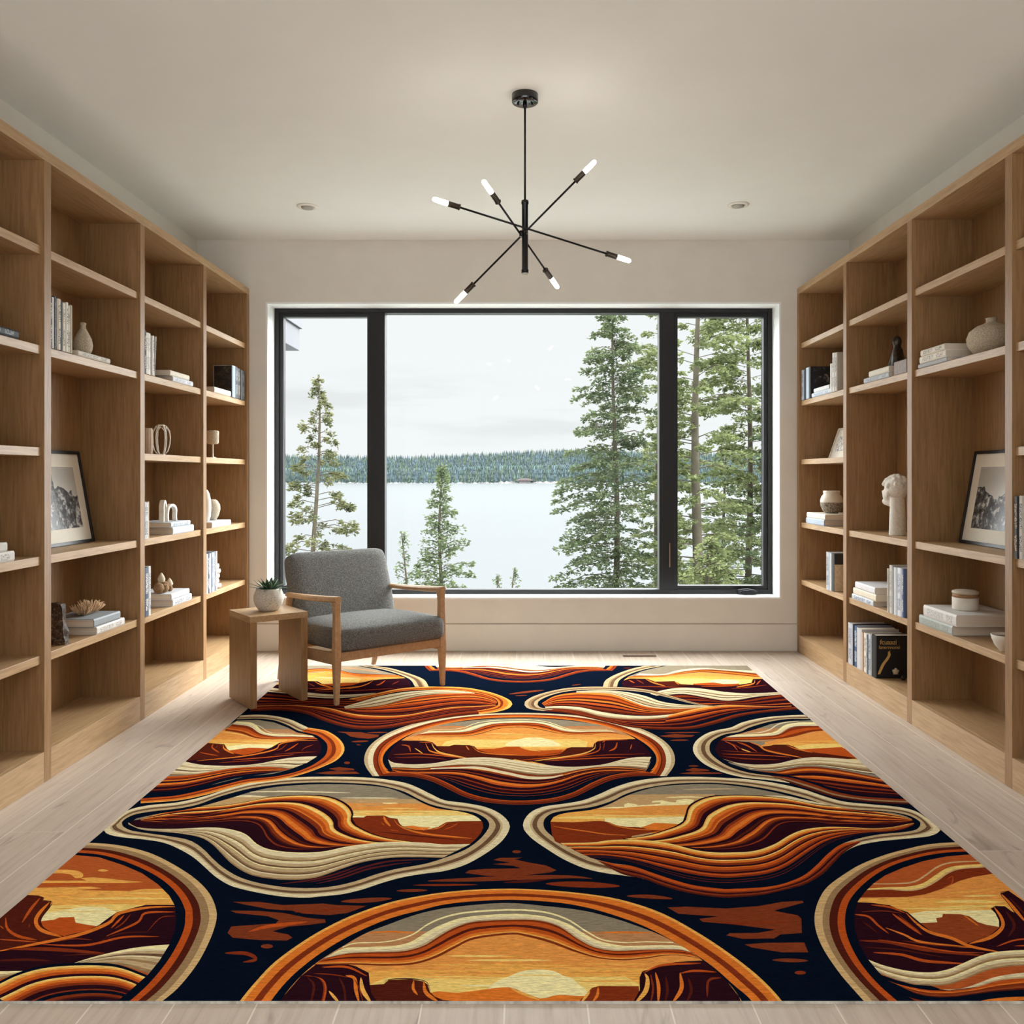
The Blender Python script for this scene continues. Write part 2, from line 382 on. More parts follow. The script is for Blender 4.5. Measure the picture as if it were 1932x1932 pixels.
def S_(k, A, B, spec, n=None, closed=False):
    n = n or max(16, 5*max(len(A), len(B)))
    a = smooth(A, n, closed); b = smooth(B, n, closed); sp = parse(spec); W = sum(w for _, w in sp); u = 0
    for c, w in sp:
        v = u+w/W; p = a+(b-a)*u; q = a+(b-a)*v
        if closed:
            h = n//2
            for s0, s1 in ((0, h+1), (h, n)): addpoly(plan(k, np.vstack([p[s0:s1], q[s0:s1][::-1]])), c)
        else: addpoly(plan(k, np.vstack([p, q[::-1]])), c)
        u = v
def L_(k, pts, w, col, n=None, ends=0.12):
    """tapering stroke"""
    n = n or max(10, 6*len(pts)); c = smooth(pts, n); d = np.gradient(c, axis=0); d /= np.maximum(np.hypot(d[:, 0], d[:, 1])[:, None], 1e-6)
    nn = np.c_[-d[:, 1], d[:, 0]]; t = np.linspace(0, 1, n); ww = w*0.5*np.clip(np.sin(PI*t)**0.55, ends, 1)
    addpoly(plan(k, np.vstack([c+nn*ww[:, None], (c-nn*ww[:, None])[::-1]])), col)
def E_(k, x, y, rx, ry, col):
    a = np.linspace(0, 2*PI, 17)[:-1]; addpoly(plan(k, np.c_[x+rx*np.cos(a), y+ry*np.sin(a)]), col)
def mir(P, cx): return list(P)+[(2*cx-x, y) for x, y in reversed(P[:-1])]
def clip(i=None): CL[0] = i
def sh(P, dx=0, dy=0): return [(x+dx, y+dy) for x, y in P]

# --- islands of brown on the navy ground
for k, pts in ((1, [(745, 485), (900, 488), (960, 500), (1020, 505), (1010, 520), (950, 530), (880, 525), (830, 515), (800, 495)]), (1, [(690, 725), (760, 715), (850, 725), (860, 735), (750, 740)]),
               (1, [(600, 755), (700, 742), (870, 745), (892, 758), (700, 762)]), (2, [(980, 512), (1080, 500), (1210, 508), (1190, 518), (1100, 524), (1020, 520)]),
               (2, [(1150, 735), (1200, 720), (1290, 730), (1310, 740), (1200, 744)]), (2, [(1110, 757), (1200, 745), (1370, 750), (1390, 758), (1200, 762)]),
               (5, [(1355, 705), (1400, 690), (1570, 688), (1510, 700), (1620, 725), (1740, 745), (1815, 780), (1780, 795), (1600, 815), (1450, 828), (1300, 820), (1150, 800), (1180, 780), (1300, 770), (1560, 766), (1500, 748), (1350, 735), (1480, 725)]),
               (9, [(130, 405), (300, 405), (450, 425), (700, 415), (780, 425), (970, 430), (850, 475), (740, 488), (580, 480), (500, 460), (350, 450), (200, 420)]),
               (9, [(115, 460), (300, 462), (450, 475), (600, 505), (710, 515), (715, 535), (600, 550), (480, 560), (380, 590), (480, 610), (505, 630), (470, 648), (300, 645), (130, 630), (98, 600), (120, 560), (250, 550), (400, 540), (420, 520), (350, 495), (150, 475)]),
               (10, [(1030, 440), (1150, 435), (1400, 447), (1600, 432), (1750, 405), (1880, 398), (1885, 410), (1700, 460), (1850, 490), (1872, 510), (1875, 600), (1740, 610), (1700, 635), (1500, 637), (1400, 615), (1420, 602), (1600, 600), (1710, 580), (1450, 547), (1250, 530), (1230, 512), (1350, 497), (1100, 480)]),
               (10, [(1515, 672), (1650, 662), (1890, 660), (1915, 722), (1750, 722), (1560, 692)])):
    P_(k, pts, 'is')
for k, pts, w, c in ((1, [(940, 491), (1075, 489)], 8, 'is'), (1, [(840, 550), (950, 545)], 11, 'is'), (1, [(870, 570), (900, 571)], 6, 'is'), (2, [(1010, 492), (1245, 489)], 8, 'is'), (2, [(1050, 541), (1170, 539)], 10, 'is'),
                     (2, [(1170, 708), (1235, 708)], 10, 'is'), (2, [(0, 240), (100, 228), (230, 214)], 12, 'is'), (2, [(40, 250), (120, 247)], 6, 'is'), (2, [(410, 183), (470, 176)], 5, 'is'), (2, [(745, 70), (800, 70)], 6, 'br'),
                     (5, [(880, 858), (1200, 848), (1500, 836), (1900, 828), (2075, 840)], 34, 'is'), (5, [(770, 889), (1240, 885)], 15, 'ru'), (5, [(650, 930), (875, 926)], 21, 'is'), (6, [(-40, 868), (120, 862), (300, 845)], 18, 'br'),
                     (6, [(270, 878), (550, 885), (808, 896)], 44, 'ru'), (6, [(860, 968), (1020, 972), (1192, 987)], 28, 'is'), (5, [(245, 1008), (430, 1000), (615, 986)], 34, 'is'), (9, [(230, 592), (350, 560), (600, 530)], 22, 'or'),
                     (9, [(80, 727), (200, 727), (262, 748), (270, 770), (195, 784)], 24, 'ru'), (10, [(1690, 770), (1915, 775)], 24, 'is'), (9, [(520, 470), (700, 460), (930, 436)], 14, 'ru'), (10, [(1240, 520), (1500, 540), (1800, 530)], 16, 'ru')):
    L_(k, pts, w, c)
E_(1, 810, 687, 20, 8, 'is'); E_(5, 1525, 645, 32, 11, 'is'); E_(9, 345, 684, 38, 14, 'is'); E_(10, 1865, 850, 36, 12, 'ru')

# --- middle medallion of the far row / third row / near row share one drawing
def sky_centre():     # in frame 9 (the near one), shifted for the others
    A = [(720, 752), (830, 697), (1000, 688), (1150, 680), (1250, 655), (1350, 595), (1450, 545), (1600, 500), (1879, 480), (2082, 495), (2232, 540), (2332, 600), (2432, 650), (2582, 680), (2732, 678), (2932, 680), (3000, 715)]
    B = [(700, 762), (850, 730), (1000, 722), (1200, 715), (1330, 680), (1420, 625), (1520, 570), (1650, 530), (1879, 518), (2052, 522), (2182, 560), (2302, 640), (2402, 690), (2532, 712), (2732, 706), (2932, 706), (3010, 722)]
    C = [(640, 800), (900, 800), (1050, 806), (1250, 800), (1400, 760), (1520, 700), (1650, 640), (1879, 610), (1982, 624), (2132, 665), (2282, 720), (2432, 760), (2582, 772), (2732, 760), (2882, 740), (3032, 755), (3090, 775)]
    P_(9, [(500, 590), (3300, 590), (3300, 830), (500, 830)], 'sb')
    L_(9, [(980, 600), (1120, 592), (1280, 600)], 12, 'bo'); L_(9, [(2430, 600), (2600, 596), (2760, 600)], 12, 'bo')
    L_(9, [(820, 690), (900, 665), (1100, 655), (1250, 615), (1350, 550), (1450, 505), (1600, 472), (1879, 455), (2082, 468), (2232, 515), (2352, 590), (2452, 642), (2582, 660), (2732, 656), (2900, 660)], 11, 'py', ends=0.6)
    P_(9, [(500, 830)]+list(map(tuple, smooth(C, 60)))+[(3300, 800), (3500, 1500), (300, 1500)], 'sk')
    S_(9, A, B, 'py2 cr2 be1'); S_(9, B, C, 'ru1.5 or3 br2 or2.5 bo2 go1 ru1.8')
    for pts, w, c in (([(1480, 745), (1880, 745)], 12, 'ye'), ([(1600, 772), (2140, 772)], 14, 'ye'), ([(1800, 748), (1960, 748)], 10, 'go'), ([(1350, 800), (2300, 805)], 18, 'go')): L_(9, pts, w, c)
    P_(9, [(700, 850), (1300, 830), (1500, 812), (2300, 815), (2700, 822), (3300, 850), (3300, 1500), (500, 1500)], 'go')
    for pts, w, c in (([(1330, 850), (1900, 855)], 12, 'sk'), ([(2300, 795), (2760, 798)], 12, 'go'), ([(1250, 828), (1700, 826)], 10, 'sk'), ([(2250, 850), (2650, 846)], 10, 'sk')): L_(9, pts, w, c)
    P_(9, [(990, 925), (1100, 880), (1500, 872), (1900, 880), (2600, 875), (2700, 930), (2700, 1060), (900, 1060)], 'ye')
    for pts, w, c in (([(1250, 880), (1800, 885)], 9, 'go'), ([(2300, 905), (2680, 902)], 12, 'go'), ([(1550, 932), (1830, 930)], 10, 'py')): L_(9, pts, w, c)
    P_(9, [(1740, 945), (1800, 900), (1870, 872), (1900, 858), (1960, 838), (2060, 830), (2150, 840), (2210, 870), (2262, 885), (2312, 930), (2352, 962), (2335, 1030), (1750, 1030)], 'py', True)
    L_(9, [(1890, 868), (2050, 866), (2200, 872)], 8, 'ye')

def low_centre():     # dunes and bowl of the middle medallion, frame 13
    A = [(165, 325), (200, 345), (300, 355), (420, 350), (520, 335), (620, 318), (740, 313), (850, 320), (950, 335), (1080, 355), (1200, 368), (1320, 368), (1450, 355), (1570, 325), (1650, 312), (1738, 310)]
    B = [(188, 378), (260, 376), (350, 380), (450, 372), (560, 362), (660, 362), (780, 372), (900, 398), (1000, 415), (1100, 422), (1200, 410), (1300, 388), (1420, 372), (1530, 370), (1640, 378), (1705, 388)]
    C = [(190, 390), (260, 408), (400, 410), (500, 412), (600, 420), (700, 445), (800, 475), (900, 490), (1000, 494), (1100, 484), (1200, 460), (1300, 425), (1400, 402), (1500, 395), (1620, 396), (1705, 402)]
    D = mir([(185, 400), (310, 405), (420, 425), (520, 465), (640, 525), (780, 560), (951, 572)], 951)
    E = mir([(112, 422), (290, 428), (405, 450), (500, 490), (620, 548), (760, 583), (951, 596)], 951)
    P_(13, [(150, 390), (1750, 390), (1700, 420), (1400, 440), (1240, 540), (951, 575), (660, 540), (500, 440), (200, 410)], 'nv')
    S_(13, C, D, 'pl2 ru1 pl2 ru.7 nv1.6 ru.4 nv4')
    S_(13, B, C, 'ru1.2 or1 go.7 ru1.2 pl1.8 ru1 pl1.2 bo1.6 or1.2'); S_(13, A, B, 'cr3 be1 cr2 ta.8 cr2 be1 cr2 ta1.5 dt1')
    S_(13, [(420, 378), (560, 372), (700, 368), (850, 395), (1000, 425), (1130, 428), (1210, 415)], [(420, 384), (560, 380), (700, 382), (850, 410), (1000, 442), (1130, 440), (1210, 420)], 'cr1')
    S_(13, D, E, 'or1 ru2.5 br1 ru.8')
def ring13(cream=True):
    h = {}
    h['o'] = [(72, 425), (35, 375), (22, 330), (35, 275), (75, 225), (150, 175), (260, 130), (400, 93), (560, 68), (750, 52), (951, 47)]
    h['c'] = [(112, 425), (85, 380), (75, 330), (85, 280), (115, 235), (180, 190), (290, 145), (420, 106), (570, 78), (750, 61), (951, 56)]
    h['r'] = [(140, 422), (115, 375), (105, 330), (112, 290), (140, 245), (200, 200), (300, 155), (430, 115), (580, 85), (760, 66), (951, 60)]
    h['i'] = [(190, 408), (150, 375), (133, 335), (138, 300), (165, 262), (215, 222), (300, 175), (440, 130), (590, 98), (770, 79), (951, 74)]
    for k in h: h[k] = mir(h[k], 951)
    if cream: S_(13, h['o'], h['c'], 'be1 cr1.4')
    S_(13, h['c'], h['r'], 'ru2 br.6'); S_(13, h['r'], h['i'], 'or1 bo1')
IN13 = mir([(188, 382), (168, 340), (165, 300), (190, 262), (240, 215), (330, 165), (450, 125), (600, 100), (780, 84), (951, 79)], 951)
PER = 1.876
# far row (only its foot shows)
OFF[:] = [0.0, PER]; clip(None); ring13(False); low_centre()
# third row
OFF[:] = [0.0, 0.0]; clip(None); ring13(True)
cid = P_(13, list(map(tuple, smooth(IN13, 80)))+[(1700, 400), (951, 440), (200, 400)], 'gy'); clip(cid)
OFF[:] = [0.012, PER]; sky_centre(); OFF[:] = [0.0, 0.0]
P_(13, [(690, 264), (800, 262), (870, 250), (950, 249), (1010, 265), (1100, 272), (1200, 266), (1300, 270), (1400, 320), (600, 320)], 'or', False)
L_(13, [(950, 252), (1010, 268), (1080, 276)], 7, 'go')
P_(13, [(455, 246), (530, 246), (560, 238), (650, 240), (682, 248), (700, 268), (760, 285), (900, 300), (1010, 305), (900, 330), (560, 330), (450, 300)], 'br')
P_(13, [(1390, 252), (1260, 252), (1225, 262), (1190, 285), (1060, 303), (990, 306), (800, 300), (1000, 340), (1300, 330), (1400, 300)], 'br')
P_(13, [(150, 235), (250, 212), (380, 214), (430, 222), (455, 245), (470, 270), (530, 290), (600, 312), (680, 320), (640, 360), (400, 370), (120, 335)], 'pl')
P_(13, [(1780, 190), (1650, 203), (1560, 205), (1420, 215), (1395, 232), (1390, 255), (1360, 275), (1290, 300), (1180, 315), (1020, 338), (1200, 375), (1500, 370), (1790, 330)], 'pl')
for pts, w, c in (([(390, 228), (400, 252), (430, 280), (600, 314)], 9, 'bo'), ([(425, 228), (445, 262), (490, 288), (640, 318)], 9, 'go'), ([(290, 238), (300, 278)], 9, 'ru'), ([(325, 258), (375, 292)], 6, 'go'), ([(245, 238), (285, 246), (300, 280)], 6, 'or'),
                  ([(350, 222), (420, 226), (440, 240)], 5, 'or'), ([(1402, 225), (1396, 262), (1300, 298), (1040, 335)], 9, 'go'), ([(1432, 225), (1424, 272), (1330, 300), (1160, 325)], 8, 'or'), ([(1535, 222), (1522, 258), (1485, 276)], 10, 'or'),
                  ([(1460, 222), (1450, 270)], 6, 'ru'), ([(1622, 235), (1612, 266)], 6, 'or'), ([(1410, 219), (1480, 210), (1600, 208)], 5, 'or'), ([(1200, 322), (1450, 300), (1700, 292)], 6, 'ru'), ([(1100, 335), (1400, 318), (1600, 312)], 6, 'or'),
                  ([(200, 296), (350, 292), (500, 305), (620, 318)], 6, 'or'), ([(200, 315), (380, 312), (520, 326)], 6, 'ru'), ([(630, 244), (650, 270)], 7, 'bo'), ([(668, 245), (700, 275), (780, 292), (1000, 302)], 6, 'bo'), ([(1225, 268), (1180, 292), (1060, 306)], 6, 'or'),
                  ([(960, 330), (1050, 322), (1200, 305)], 5, 'or'), ([(1470, 208), (1445, 225)], 4, 'or'), ([(1240, 255), (1200, 280)], 5, 'bo')):
    L_(13, pts, w, c)
clip(None); low_centre()
# near row
O5 = [(60, 1200), (175, 1028), (285, 895), (400, 778), (600, 635), (800, 525), (1000, 445), (1200, 388), (1500, 340), (1832, 322), (2132, 333), (2432, 365), (2632, 408), (2832, 478), (3032, 585), (3232, 715), (3432, 870), (3582, 1028), (3690, 1200)]
I5 = [(260, 1200), (370, 1028), (460, 915), (560, 820), (700, 715), (880, 610), (1100, 515), (1300, 460), (1500, 415), (1832, 392), (2132, 405), (2332, 435), (2532, 490), (2732, 565), (2932, 670), (3132, 800), (3282, 930), (3392, 1028), (3500, 1200)]
N5 = [(350, 1200), (430, 1028), (540, 890), (640, 800), (720, 745), (820, 685), (960, 605), (1100, 550), (1300, 480), (1500, 440), (1832, 412), (2082, 430), (2332, 460), (2532, 510), (2682, 560), (2832, 620), (2982, 700), (3092, 780), (3212, 880), (3312, 1000), (3420, 1200)]
S_(9, O5, I5, 'go.8 bo2 ru1.6 bo2')
cid = P_(9, list(map(tuple, smooth(N5, 90))), 'gy'); clip(cid); sky_centre()
P_(9, [(1380, 975), (1550, 975), (1750, 950), (1832, 942), (1890, 946), (1960, 975), (2040, 1005), (2085, 1012), (2170, 990), (2290, 996), (2380, 1005), (2500, 1100), (1380, 1100)], 'bo', True)
L_(9, [(1880, 950), (1960, 985), (2060, 1022)], 16, 'go')
P_(9, [(985, 927), (1080, 922), (1110, 895), (1250, 890), (1330, 905), (1356, 925), (1370, 970), (1400, 1000), (1450, 1020), (1560, 1034), (1560, 1100), (985, 1100)], 'br')
for pts, w, c in (([(1268, 898), (1265, 950), (1292, 990)], 18, 'bo'), ([(1330, 908), (1345, 975), (1420, 1032)], 24, 'bo'), ([(1080, 922), (1110, 893), (1250, 888), (1335, 902), (1362, 930), (1372, 968)], 6, 'pl')): L_(9, pts, w, c)
P_(9, [(400, 1100), (430, 1020), (560, 870), (650, 800), (850, 798), (900, 808), (985, 850), (992, 925), (1002, 980), (1040, 1034), (1040, 1100)], 'pl')
S_(9, [(560, 870), (660, 880), (700, 940), (680, 1060)], [(620, 868), (700, 890), (725, 950), (705, 1060)], 'ru1 or1.4 pl.5')
for pts, w, c in (([(600, 880), (640, 930), (620, 1050)], 18, 'br'), ([(840, 868), (895, 885), (905, 960), (925, 1040)], 24, 'bo'), ([(935, 880), (948, 960), (1000, 1040)], 28, 'go'), ([(735, 965), (765, 1000), (800, 1040)], 18, 'go'), ([(690, 815), (850, 815), (975, 872)], 14, 'or'),
                  ([(800, 880), (830, 950), (840, 1050)], 16, 'br'), ([(890, 880), (925, 950), (950, 1040)], 8, 'ru'), ([(640, 855), (760, 862), (860, 880)], 8, 'ru')): L_(9, pts, w, c)
def K10(P): return [(x+1832, y) for x, y in P]
P_(9, K10([(850, 935), (600, 933), (555, 946), (520, 985), (470, 1034), (470, 1100), (860, 1100)]), 'ru')
P_(9, K10([(1300, 770), (1080, 783), (960, 815), (872, 842), (855, 880), (856, 960), (815, 1034), (815, 1100), (1520, 1100), (1480, 1000)]), 'pl')
for pts, w, c in (([(595, 940), (590, 990), (560, 1034)], 18, 'bo'), ([(545, 965), (490, 1034)], 18, 'go'), ([(888, 855), (905, 890), (893, 965), (830, 1040)], 30, 'go'), ([(955, 848), (975, 940), (972, 1040)], 22, 'bo'), ([(925, 860), (940, 950), (925, 1040)], 14, 'ru'),
                  ([(1110, 850), (1118, 950), (1062, 1040)], 26, 'bo'), ([(1105, 855), (1200, 838), (1340, 846)], 14, 'or'), ([(1370, 880), (1290, 900), (1280, 1005)], 16, 'ru'), ([(880, 850), (1000, 802), (1240, 790)], 15, 'or'), ([(1020, 870), (1030, 960), (1015, 1040)], 18, 'br'),
                  ([(1160, 880), (1180, 960), (1150, 1040)], 20, 'br')): L_(9, K10(pts), w, c)

# --- fourth row, left lens (frame 4, frame 5 = +1546)
clip(None)
def K5(P): return [(x+1546, y) for x, y in P]
OUT = [(60, 485), (110, 440), (180, 380), (260, 335), (400, 305), (600, 285), (800, 240), (950, 190), (1150, 140), (1400, 108), (1650, 98)]+K5([(400, 103), (600, 122), (750, 155), (900, 225), (1000, 270), (1150, 290), (1300, 320), (1400, 365), (1460, 420), (1475, 470), (1440, 540), (1380, 600), (1280, 670), (1150, 740), (1000, 785), (850, 805), (700, 830), (550, 870), (400, 920), (250, 955), (100, 970)])+[(1546, 980), (1400, 975), (1250, 955), (1100, 925), (980, 890), (880, 830), (800, 760), (720, 690), (620, 630), (500, 580), (350, 555), (200, 540), (100, 520)]
INN = [(193, 435), (205, 415), (245, 390), (300, 370), (420, 350), (600, 330), (750, 300), (900, 245), (1100, 190), (1300, 158), (1500, 143), (1700, 140)]+K5([(400, 148), (550, 165), (700, 205), (800, 255), (900, 300), (1050, 335), (1200, 355), (1290, 395), (1325, 440), (1310, 490), (1250, 560), (1150, 630), (1000, 690), (850, 735), (650, 770), (500, 810), (350, 860), (200, 895), (50, 910)])+[(1400, 905), (1200, 875), (1050, 830), (930, 760), (850, 690), (780, 620), (680, 560), (520, 530), (380, 510), (260, 490), (205, 462)]
def resamp_pair(o, i, spec, k, n=200):
    """closed band between two loops: match by nearest angle along arclength of the outer loop"""
    a = smooth(o, n, True); b = smooth(i, 4*n, True)
    # monotone nearest matching
    j = 0; idx = []
    for p in a:
        w = np.arange(j, min(j+60, len(b))); d = np.hypot(*(b[w]-p).T); j = int(w[np.argmin(d)]); idx.append(j)
    idx = np.maximum.accumulate(np.array(idx)); idx[-1] = len(b)-1
    q = b[idx]; sp = parse(spec); W = sum(w for _, w in sp); u = 0
    for c, w in sp:
        v = u+w/W; p0 = a+(q-a)*u; p1 = a+(q-a)*v
        for s0 in range(0, n-1, 25):
            s1 = min(s0+26, n); addpoly(plan(k, np.vstack([p0[s0:s1], p1[s0:s1][::-1]])), c)
        u = v
resamp_pair(OUT, INN, 'cr2.4 be.8 dt1.6 be2.2', 4)
CLT = [(300, 402), (450, 370), (650, 340), (780, 312), (1000, 250), (1150, 205), (1300, 175), (1500, 158), (1700, 152)]+K5([(400, 160), (600, 185), (750, 245), (850, 295), (950, 330), (1100, 350), (1200, 375), (1260, 410), (1282, 450), (1270, 500), (1220, 560), (1180, 592)])
CLB = K5([(1000, 600), (860, 590), (600, 580), (300, 612)])+[(1700, 655), (1546, 660), (1350, 645), (1200, 605), (1100, 545), (1000, 500), (850, 482), (600, 490), (400, 490), (300, 470), (245, 440)]
cid = P_(4, list(map(tuple, smooth(CLT, 70)))+list(map(tuple, smooth(CLB, 50))), 'gy'); clip(cid)
P_(4, [(600, 340), (1000, 238), (1260, 243), (1500, 260), (2200, 262), (3000, 262), (3000, 700), (600, 700)], 'tn')
L_(4, [(1040, 212), (1400, 205), (1860, 216)], 10, 'cr'); L_(4, [(820, 262), (1020, 240), (1260, 244)], 16, 'cr'); L_(4, K5([(240, 253), (450, 253), (660, 255)]), 9, 'cr')
P_(4, [(1800, 290), (2900, 300), (2900, 500), (1800, 500)], 'sk'); L_(4, K5([(545, 291), (660, 291)]), 9, 'py'); L_(4, K5([(540, 329), (810, 332)]), 8, 'ye'); L_(4, K5([(330, 312), (600, 300)]), 8, 'tn')
P_(4, [(1800, 345), (2900, 345), (2900, 500), (1800, 500)], 'ye'); L_(4, K5([(350, 372), (700, 368)]), 9, 'go'); L_(4, K5([(400, 358), (900, 360)]), 8, 'go'); P_(4, [(1800, 385), (2950, 380), (2950, 500), (1800, 500)], 'py')
P_(4, K5([(320, 395), (410, 395), (430, 382), (560, 380), (600, 398), (655, 405), (670, 440), (700, 465), (760, 480), (850, 488), (950, 465), (1010, 430), (1100, 422), (1300, 420), (1320, 470), (1220, 640), (860, 640), (340, 600)]), 'ru')
P_(4, K5([(690, 460), (770, 455), (830, 466), (900, 468), (860, 487), (780, 485)]), 'bo')
L_(4, K5([(655, 405), (672, 442), (705, 468), (770, 485)]), 4, 'pl')
for pts, w, c in (([(555, 383), (570, 420), (605, 460)], 18, 'bo'), ([(630, 408), (665, 452), (750, 490), (900, 520), (1200, 548)], 13, 'bo'), ([(1100, 432), (1060, 460), (990, 485)], 7, 'or'), ([(538, 430), (562, 455)], 7, 'or'), ([(600, 485), (670, 496)], 5, 'or'), ([(1020, 432), (960, 470), (880, 485)], 6, 'bo'),
                  ([(520, 500), (800, 530), (1100, 560)], 10, 'br')): L_(4, K5(pts), w, c)
DA = [(330, 408), (520, 352), (700, 322), (950, 303), (1100, 280), (1250, 250), (1400, 235), (1550, 230), (1700, 240), (1800, 275), (1860, 320), (1882, 370), (1872, 405), (1890, 440), (1935, 470), (2030, 515), (2160, 550), (2320, 572)]
DB = [(330, 420), (480, 440), (650, 443), (850, 432), (1000, 422), (1110, 427), (1180, 450), (1215, 490), (1240, 540), (1290, 590), (1340, 610), (1400, 620), (1460, 628), (1520, 628), (1580, 625), (1640, 618), (1700, 612)]
P_(4, list(map(tuple, smooth(DA, 40)))+[(2320, 620), (1700, 680), (1200, 660), (900, 520), (300, 520), (200, 430)], 'pl')
DUNE = 'pl.7 go.5 ye.9 bo1.3 or.9 ru1.2 pl1.6 go.4 ye1 bo1.3 or1 bo.5 ru1.4 pl1.3 ru.9 or.9 bo1.4 or.8 pl1.5 br.9 pl.5 or.5 bo.8 ru1 br.6 pl1.3 ru.6 pl.3'
S_(4, DA, DB, DUNE, n=90)
L_(4, [(350, 380), (500, 402), (700, 410), (900, 395), (1100, 360)], 8, 'ru'); L_(4, [(480, 365), (620, 375), (800, 365), (1000, 330)], 7, 'ru'); L_(4, [(320, 425), (600, 440), (900, 420)], 6, 'br')
for p_ in ([(330, 412), (560, 424), (800, 412), (1050, 392)], [(420, 392), (640, 398), (860, 380), (1060, 350)], [(560, 372), (740, 372), (940, 350)], [(360, 428), (640, 436), (900, 424)]): L_(4, p_, 9, 'pl')
clip(None)
CA = [(240, 432), (300, 465), (420, 478), (600, 478), (850, 468), (1000, 485), (1100, 520), (1180, 590), (1280, 630), (1450, 650), (1646, 645), (1846, 605), (2046, 580), (2196, 572), (2406, 580), (2546, 592), (2735, 588)]
CB = [(240, 445), (330, 482), (450, 497), (600, 510), (760, 540), (850, 590), (920, 660), (990, 730), (1090, 795), (1200, 830), (1400, 850), (1600, 835), (1796, 770), (1946, 722), (2150, 690), (2350, 685), (2530, 690)]
S_(4, CA, CB, 'py.6 cr2.4 be1.4 ta.6 dt.4 py.5 cr1 be1.6 dt1 py.5 be1.8 ta.8 dt.8 cr.7 be1.6 ta.8', n=100)
for pts in ([(0, 870), (200, 830), (400, 762), (600, 715), (880, 700)], [(60, 880), (250, 835), (430, 775), (620, 738), (760, 722)], [(-200, 880), (0, 855), (180, 815), (380, 748)]): L_(4, K5(pts), 13, 'mr')

# --- fourth row, right lens (frame 6, frame 7 = +1546)
OUT = [(103, 450), (120, 400), (170, 350), (260, 315), (400, 295), (540, 270), (660, 225), (760, 180), (900, 135), (1080, 108), (1300, 98), (1546, 105)]+K5([(200, 118), (400, 145), (600, 190), (750, 240), (900, 280), (1100, 300), (1300, 320), (1420, 350), (1500, 400), (1570, 455), (1600, 490), (1560, 518), (1500, 535), (1350, 550), (1150, 570), (1000, 600), (900, 650), (820, 730), (740, 810), (620, 880), (480, 920), (300, 960), (100, 978)])+[(1546, 978), (1400, 962), (1250, 932), (1100, 887), (980, 842), (850, 820), (700, 800), (550, 765), (400, 700), (270, 620), (170, 550), (115, 490)]
INN = [(252, 440), (270, 395), (330, 360), (450, 340), (600, 320), (750, 275), (850, 225), (1000, 180), (1200, 150), (1400, 142), (1546, 145)]+K5([(200, 165), (400, 200), (600, 250), (780, 305), (950, 335), (1200, 350), (1350, 375), (1430, 410), (1455, 440), (1430, 480), (1350, 500), (1150, 520), (1000, 550), (880, 590), (780, 660), (700, 740), (600, 820), (450, 880), (300, 905), (100, 915)])+[(1546, 915), (1350, 890), (1200, 850), (1050, 800), (900, 750), (750, 728), (600, 690), (450, 620), (340, 550), (270, 490)]
resamp_pair(OUT, INN, 'cr2.4 be.8 dt1.6 be2.2', 6)
S_(6, [(640, 706), (820, 806), (980, 842), (1100, 887), (1250, 932), (1400, 962), (1546, 978), (1646, 978), (1846, 960), (2026, 920), (2166, 880), (2286, 810), (2366, 730), (2446, 650), (2560, 578)],
   [(640, 706), (780, 734), (900, 750), (1050, 800), (1200, 850), (1350, 890), (1546, 915), (1646, 915), (1846, 905), (1996, 880), (2146, 820), (2246, 740), (2326, 660), (2426, 590), (2560, 566)], 'br1 ru1 pl.8 ru.8 or1.6')
CLT = [(303, 428), (330, 390), (420, 362), (600, 340), (730, 300), (830, 250), (950, 205), (1100, 170), (1300, 155), (1500, 152)]+K5([(200, 178), (400, 215), (560, 255), (700, 285), (820, 312), (1000, 345), (1250, 362), (1380, 400), (1410, 440)])
CLB = K5([(1350, 475), (1150, 492), (900, 488), (750, 480), (600, 500), (500, 540), (400, 600), (300, 642), (150, 662)])+[(1546, 662), (1350, 640), (1150, 592), (950, 572), (800, 572), (600, 588), (370, 590), (315, 520)]
cid = P_(6, list(map(tuple, smooth(CLT, 70)))+list(map(tuple, smooth(CLB, 50))), 'gy'); clip(cid)
P_(6, [(300, 232), (1500, 225), (1500, 700), (300, 700)], 'tn')
L_(6, [(1270, 192), (1450, 188), (1660, 186)], 9, 'be'); L_(6, [(1140, 250), (1280, 246), (1430, 248)], 9, 'py'); L_(6, K5([(300, 240), (560, 262), (820, 305)]), 30, 'cr')
P_(6, [(650, 328), (840, 318), (1320, 300), (1320, 500), (300, 500), (300, 330)], 'sk')
P_(6, [(640, 330), (760, 318), (845, 318), (838, 300), (870, 290), (930, 300), (940, 308), (1100, 296), (1110, 286), (1040, 286), (1050, 275), (1120, 270), (1170, 282), (1215, 285), (1225, 268), (1290, 260), (1350, 268), (1340, 300), (1250, 304), (1000, 312), (800, 328)], 'py')
P_(6, [(560, 352), (900, 352), (1330, 345), (1330, 395), (300, 395), (330, 370)], 'sk'); P_(6, [(300, 350), (680, 340), (1000, 358), (560, 368), (900, 378), (1330, 372), (1330, 500), (250, 500)], 'go')
L_(6, [(560, 376), (900, 384), (1300, 386)], 9, 'ye'); L_(6, [(330, 398), (600, 396), (900, 402)], 20, 'ye'); P_(6, [(700, 402), (1000, 396), (1320, 388), (1320, 500), (700, 500)], 'py')
P_(6, [(960, 470), (1060, 434), (1150, 438), (1240, 443), (1210, 500), (1050, 510)], 'bo')
P_(6, list(map(tuple, smooth([(290, 426), (480, 430), (640, 420), (720, 428), (780, 450), (850, 462), (950, 466), (1030, 485), (1120, 490)], 30)))+[(900, 530), (830, 620), (370, 620), (280, 520)], 'ru')
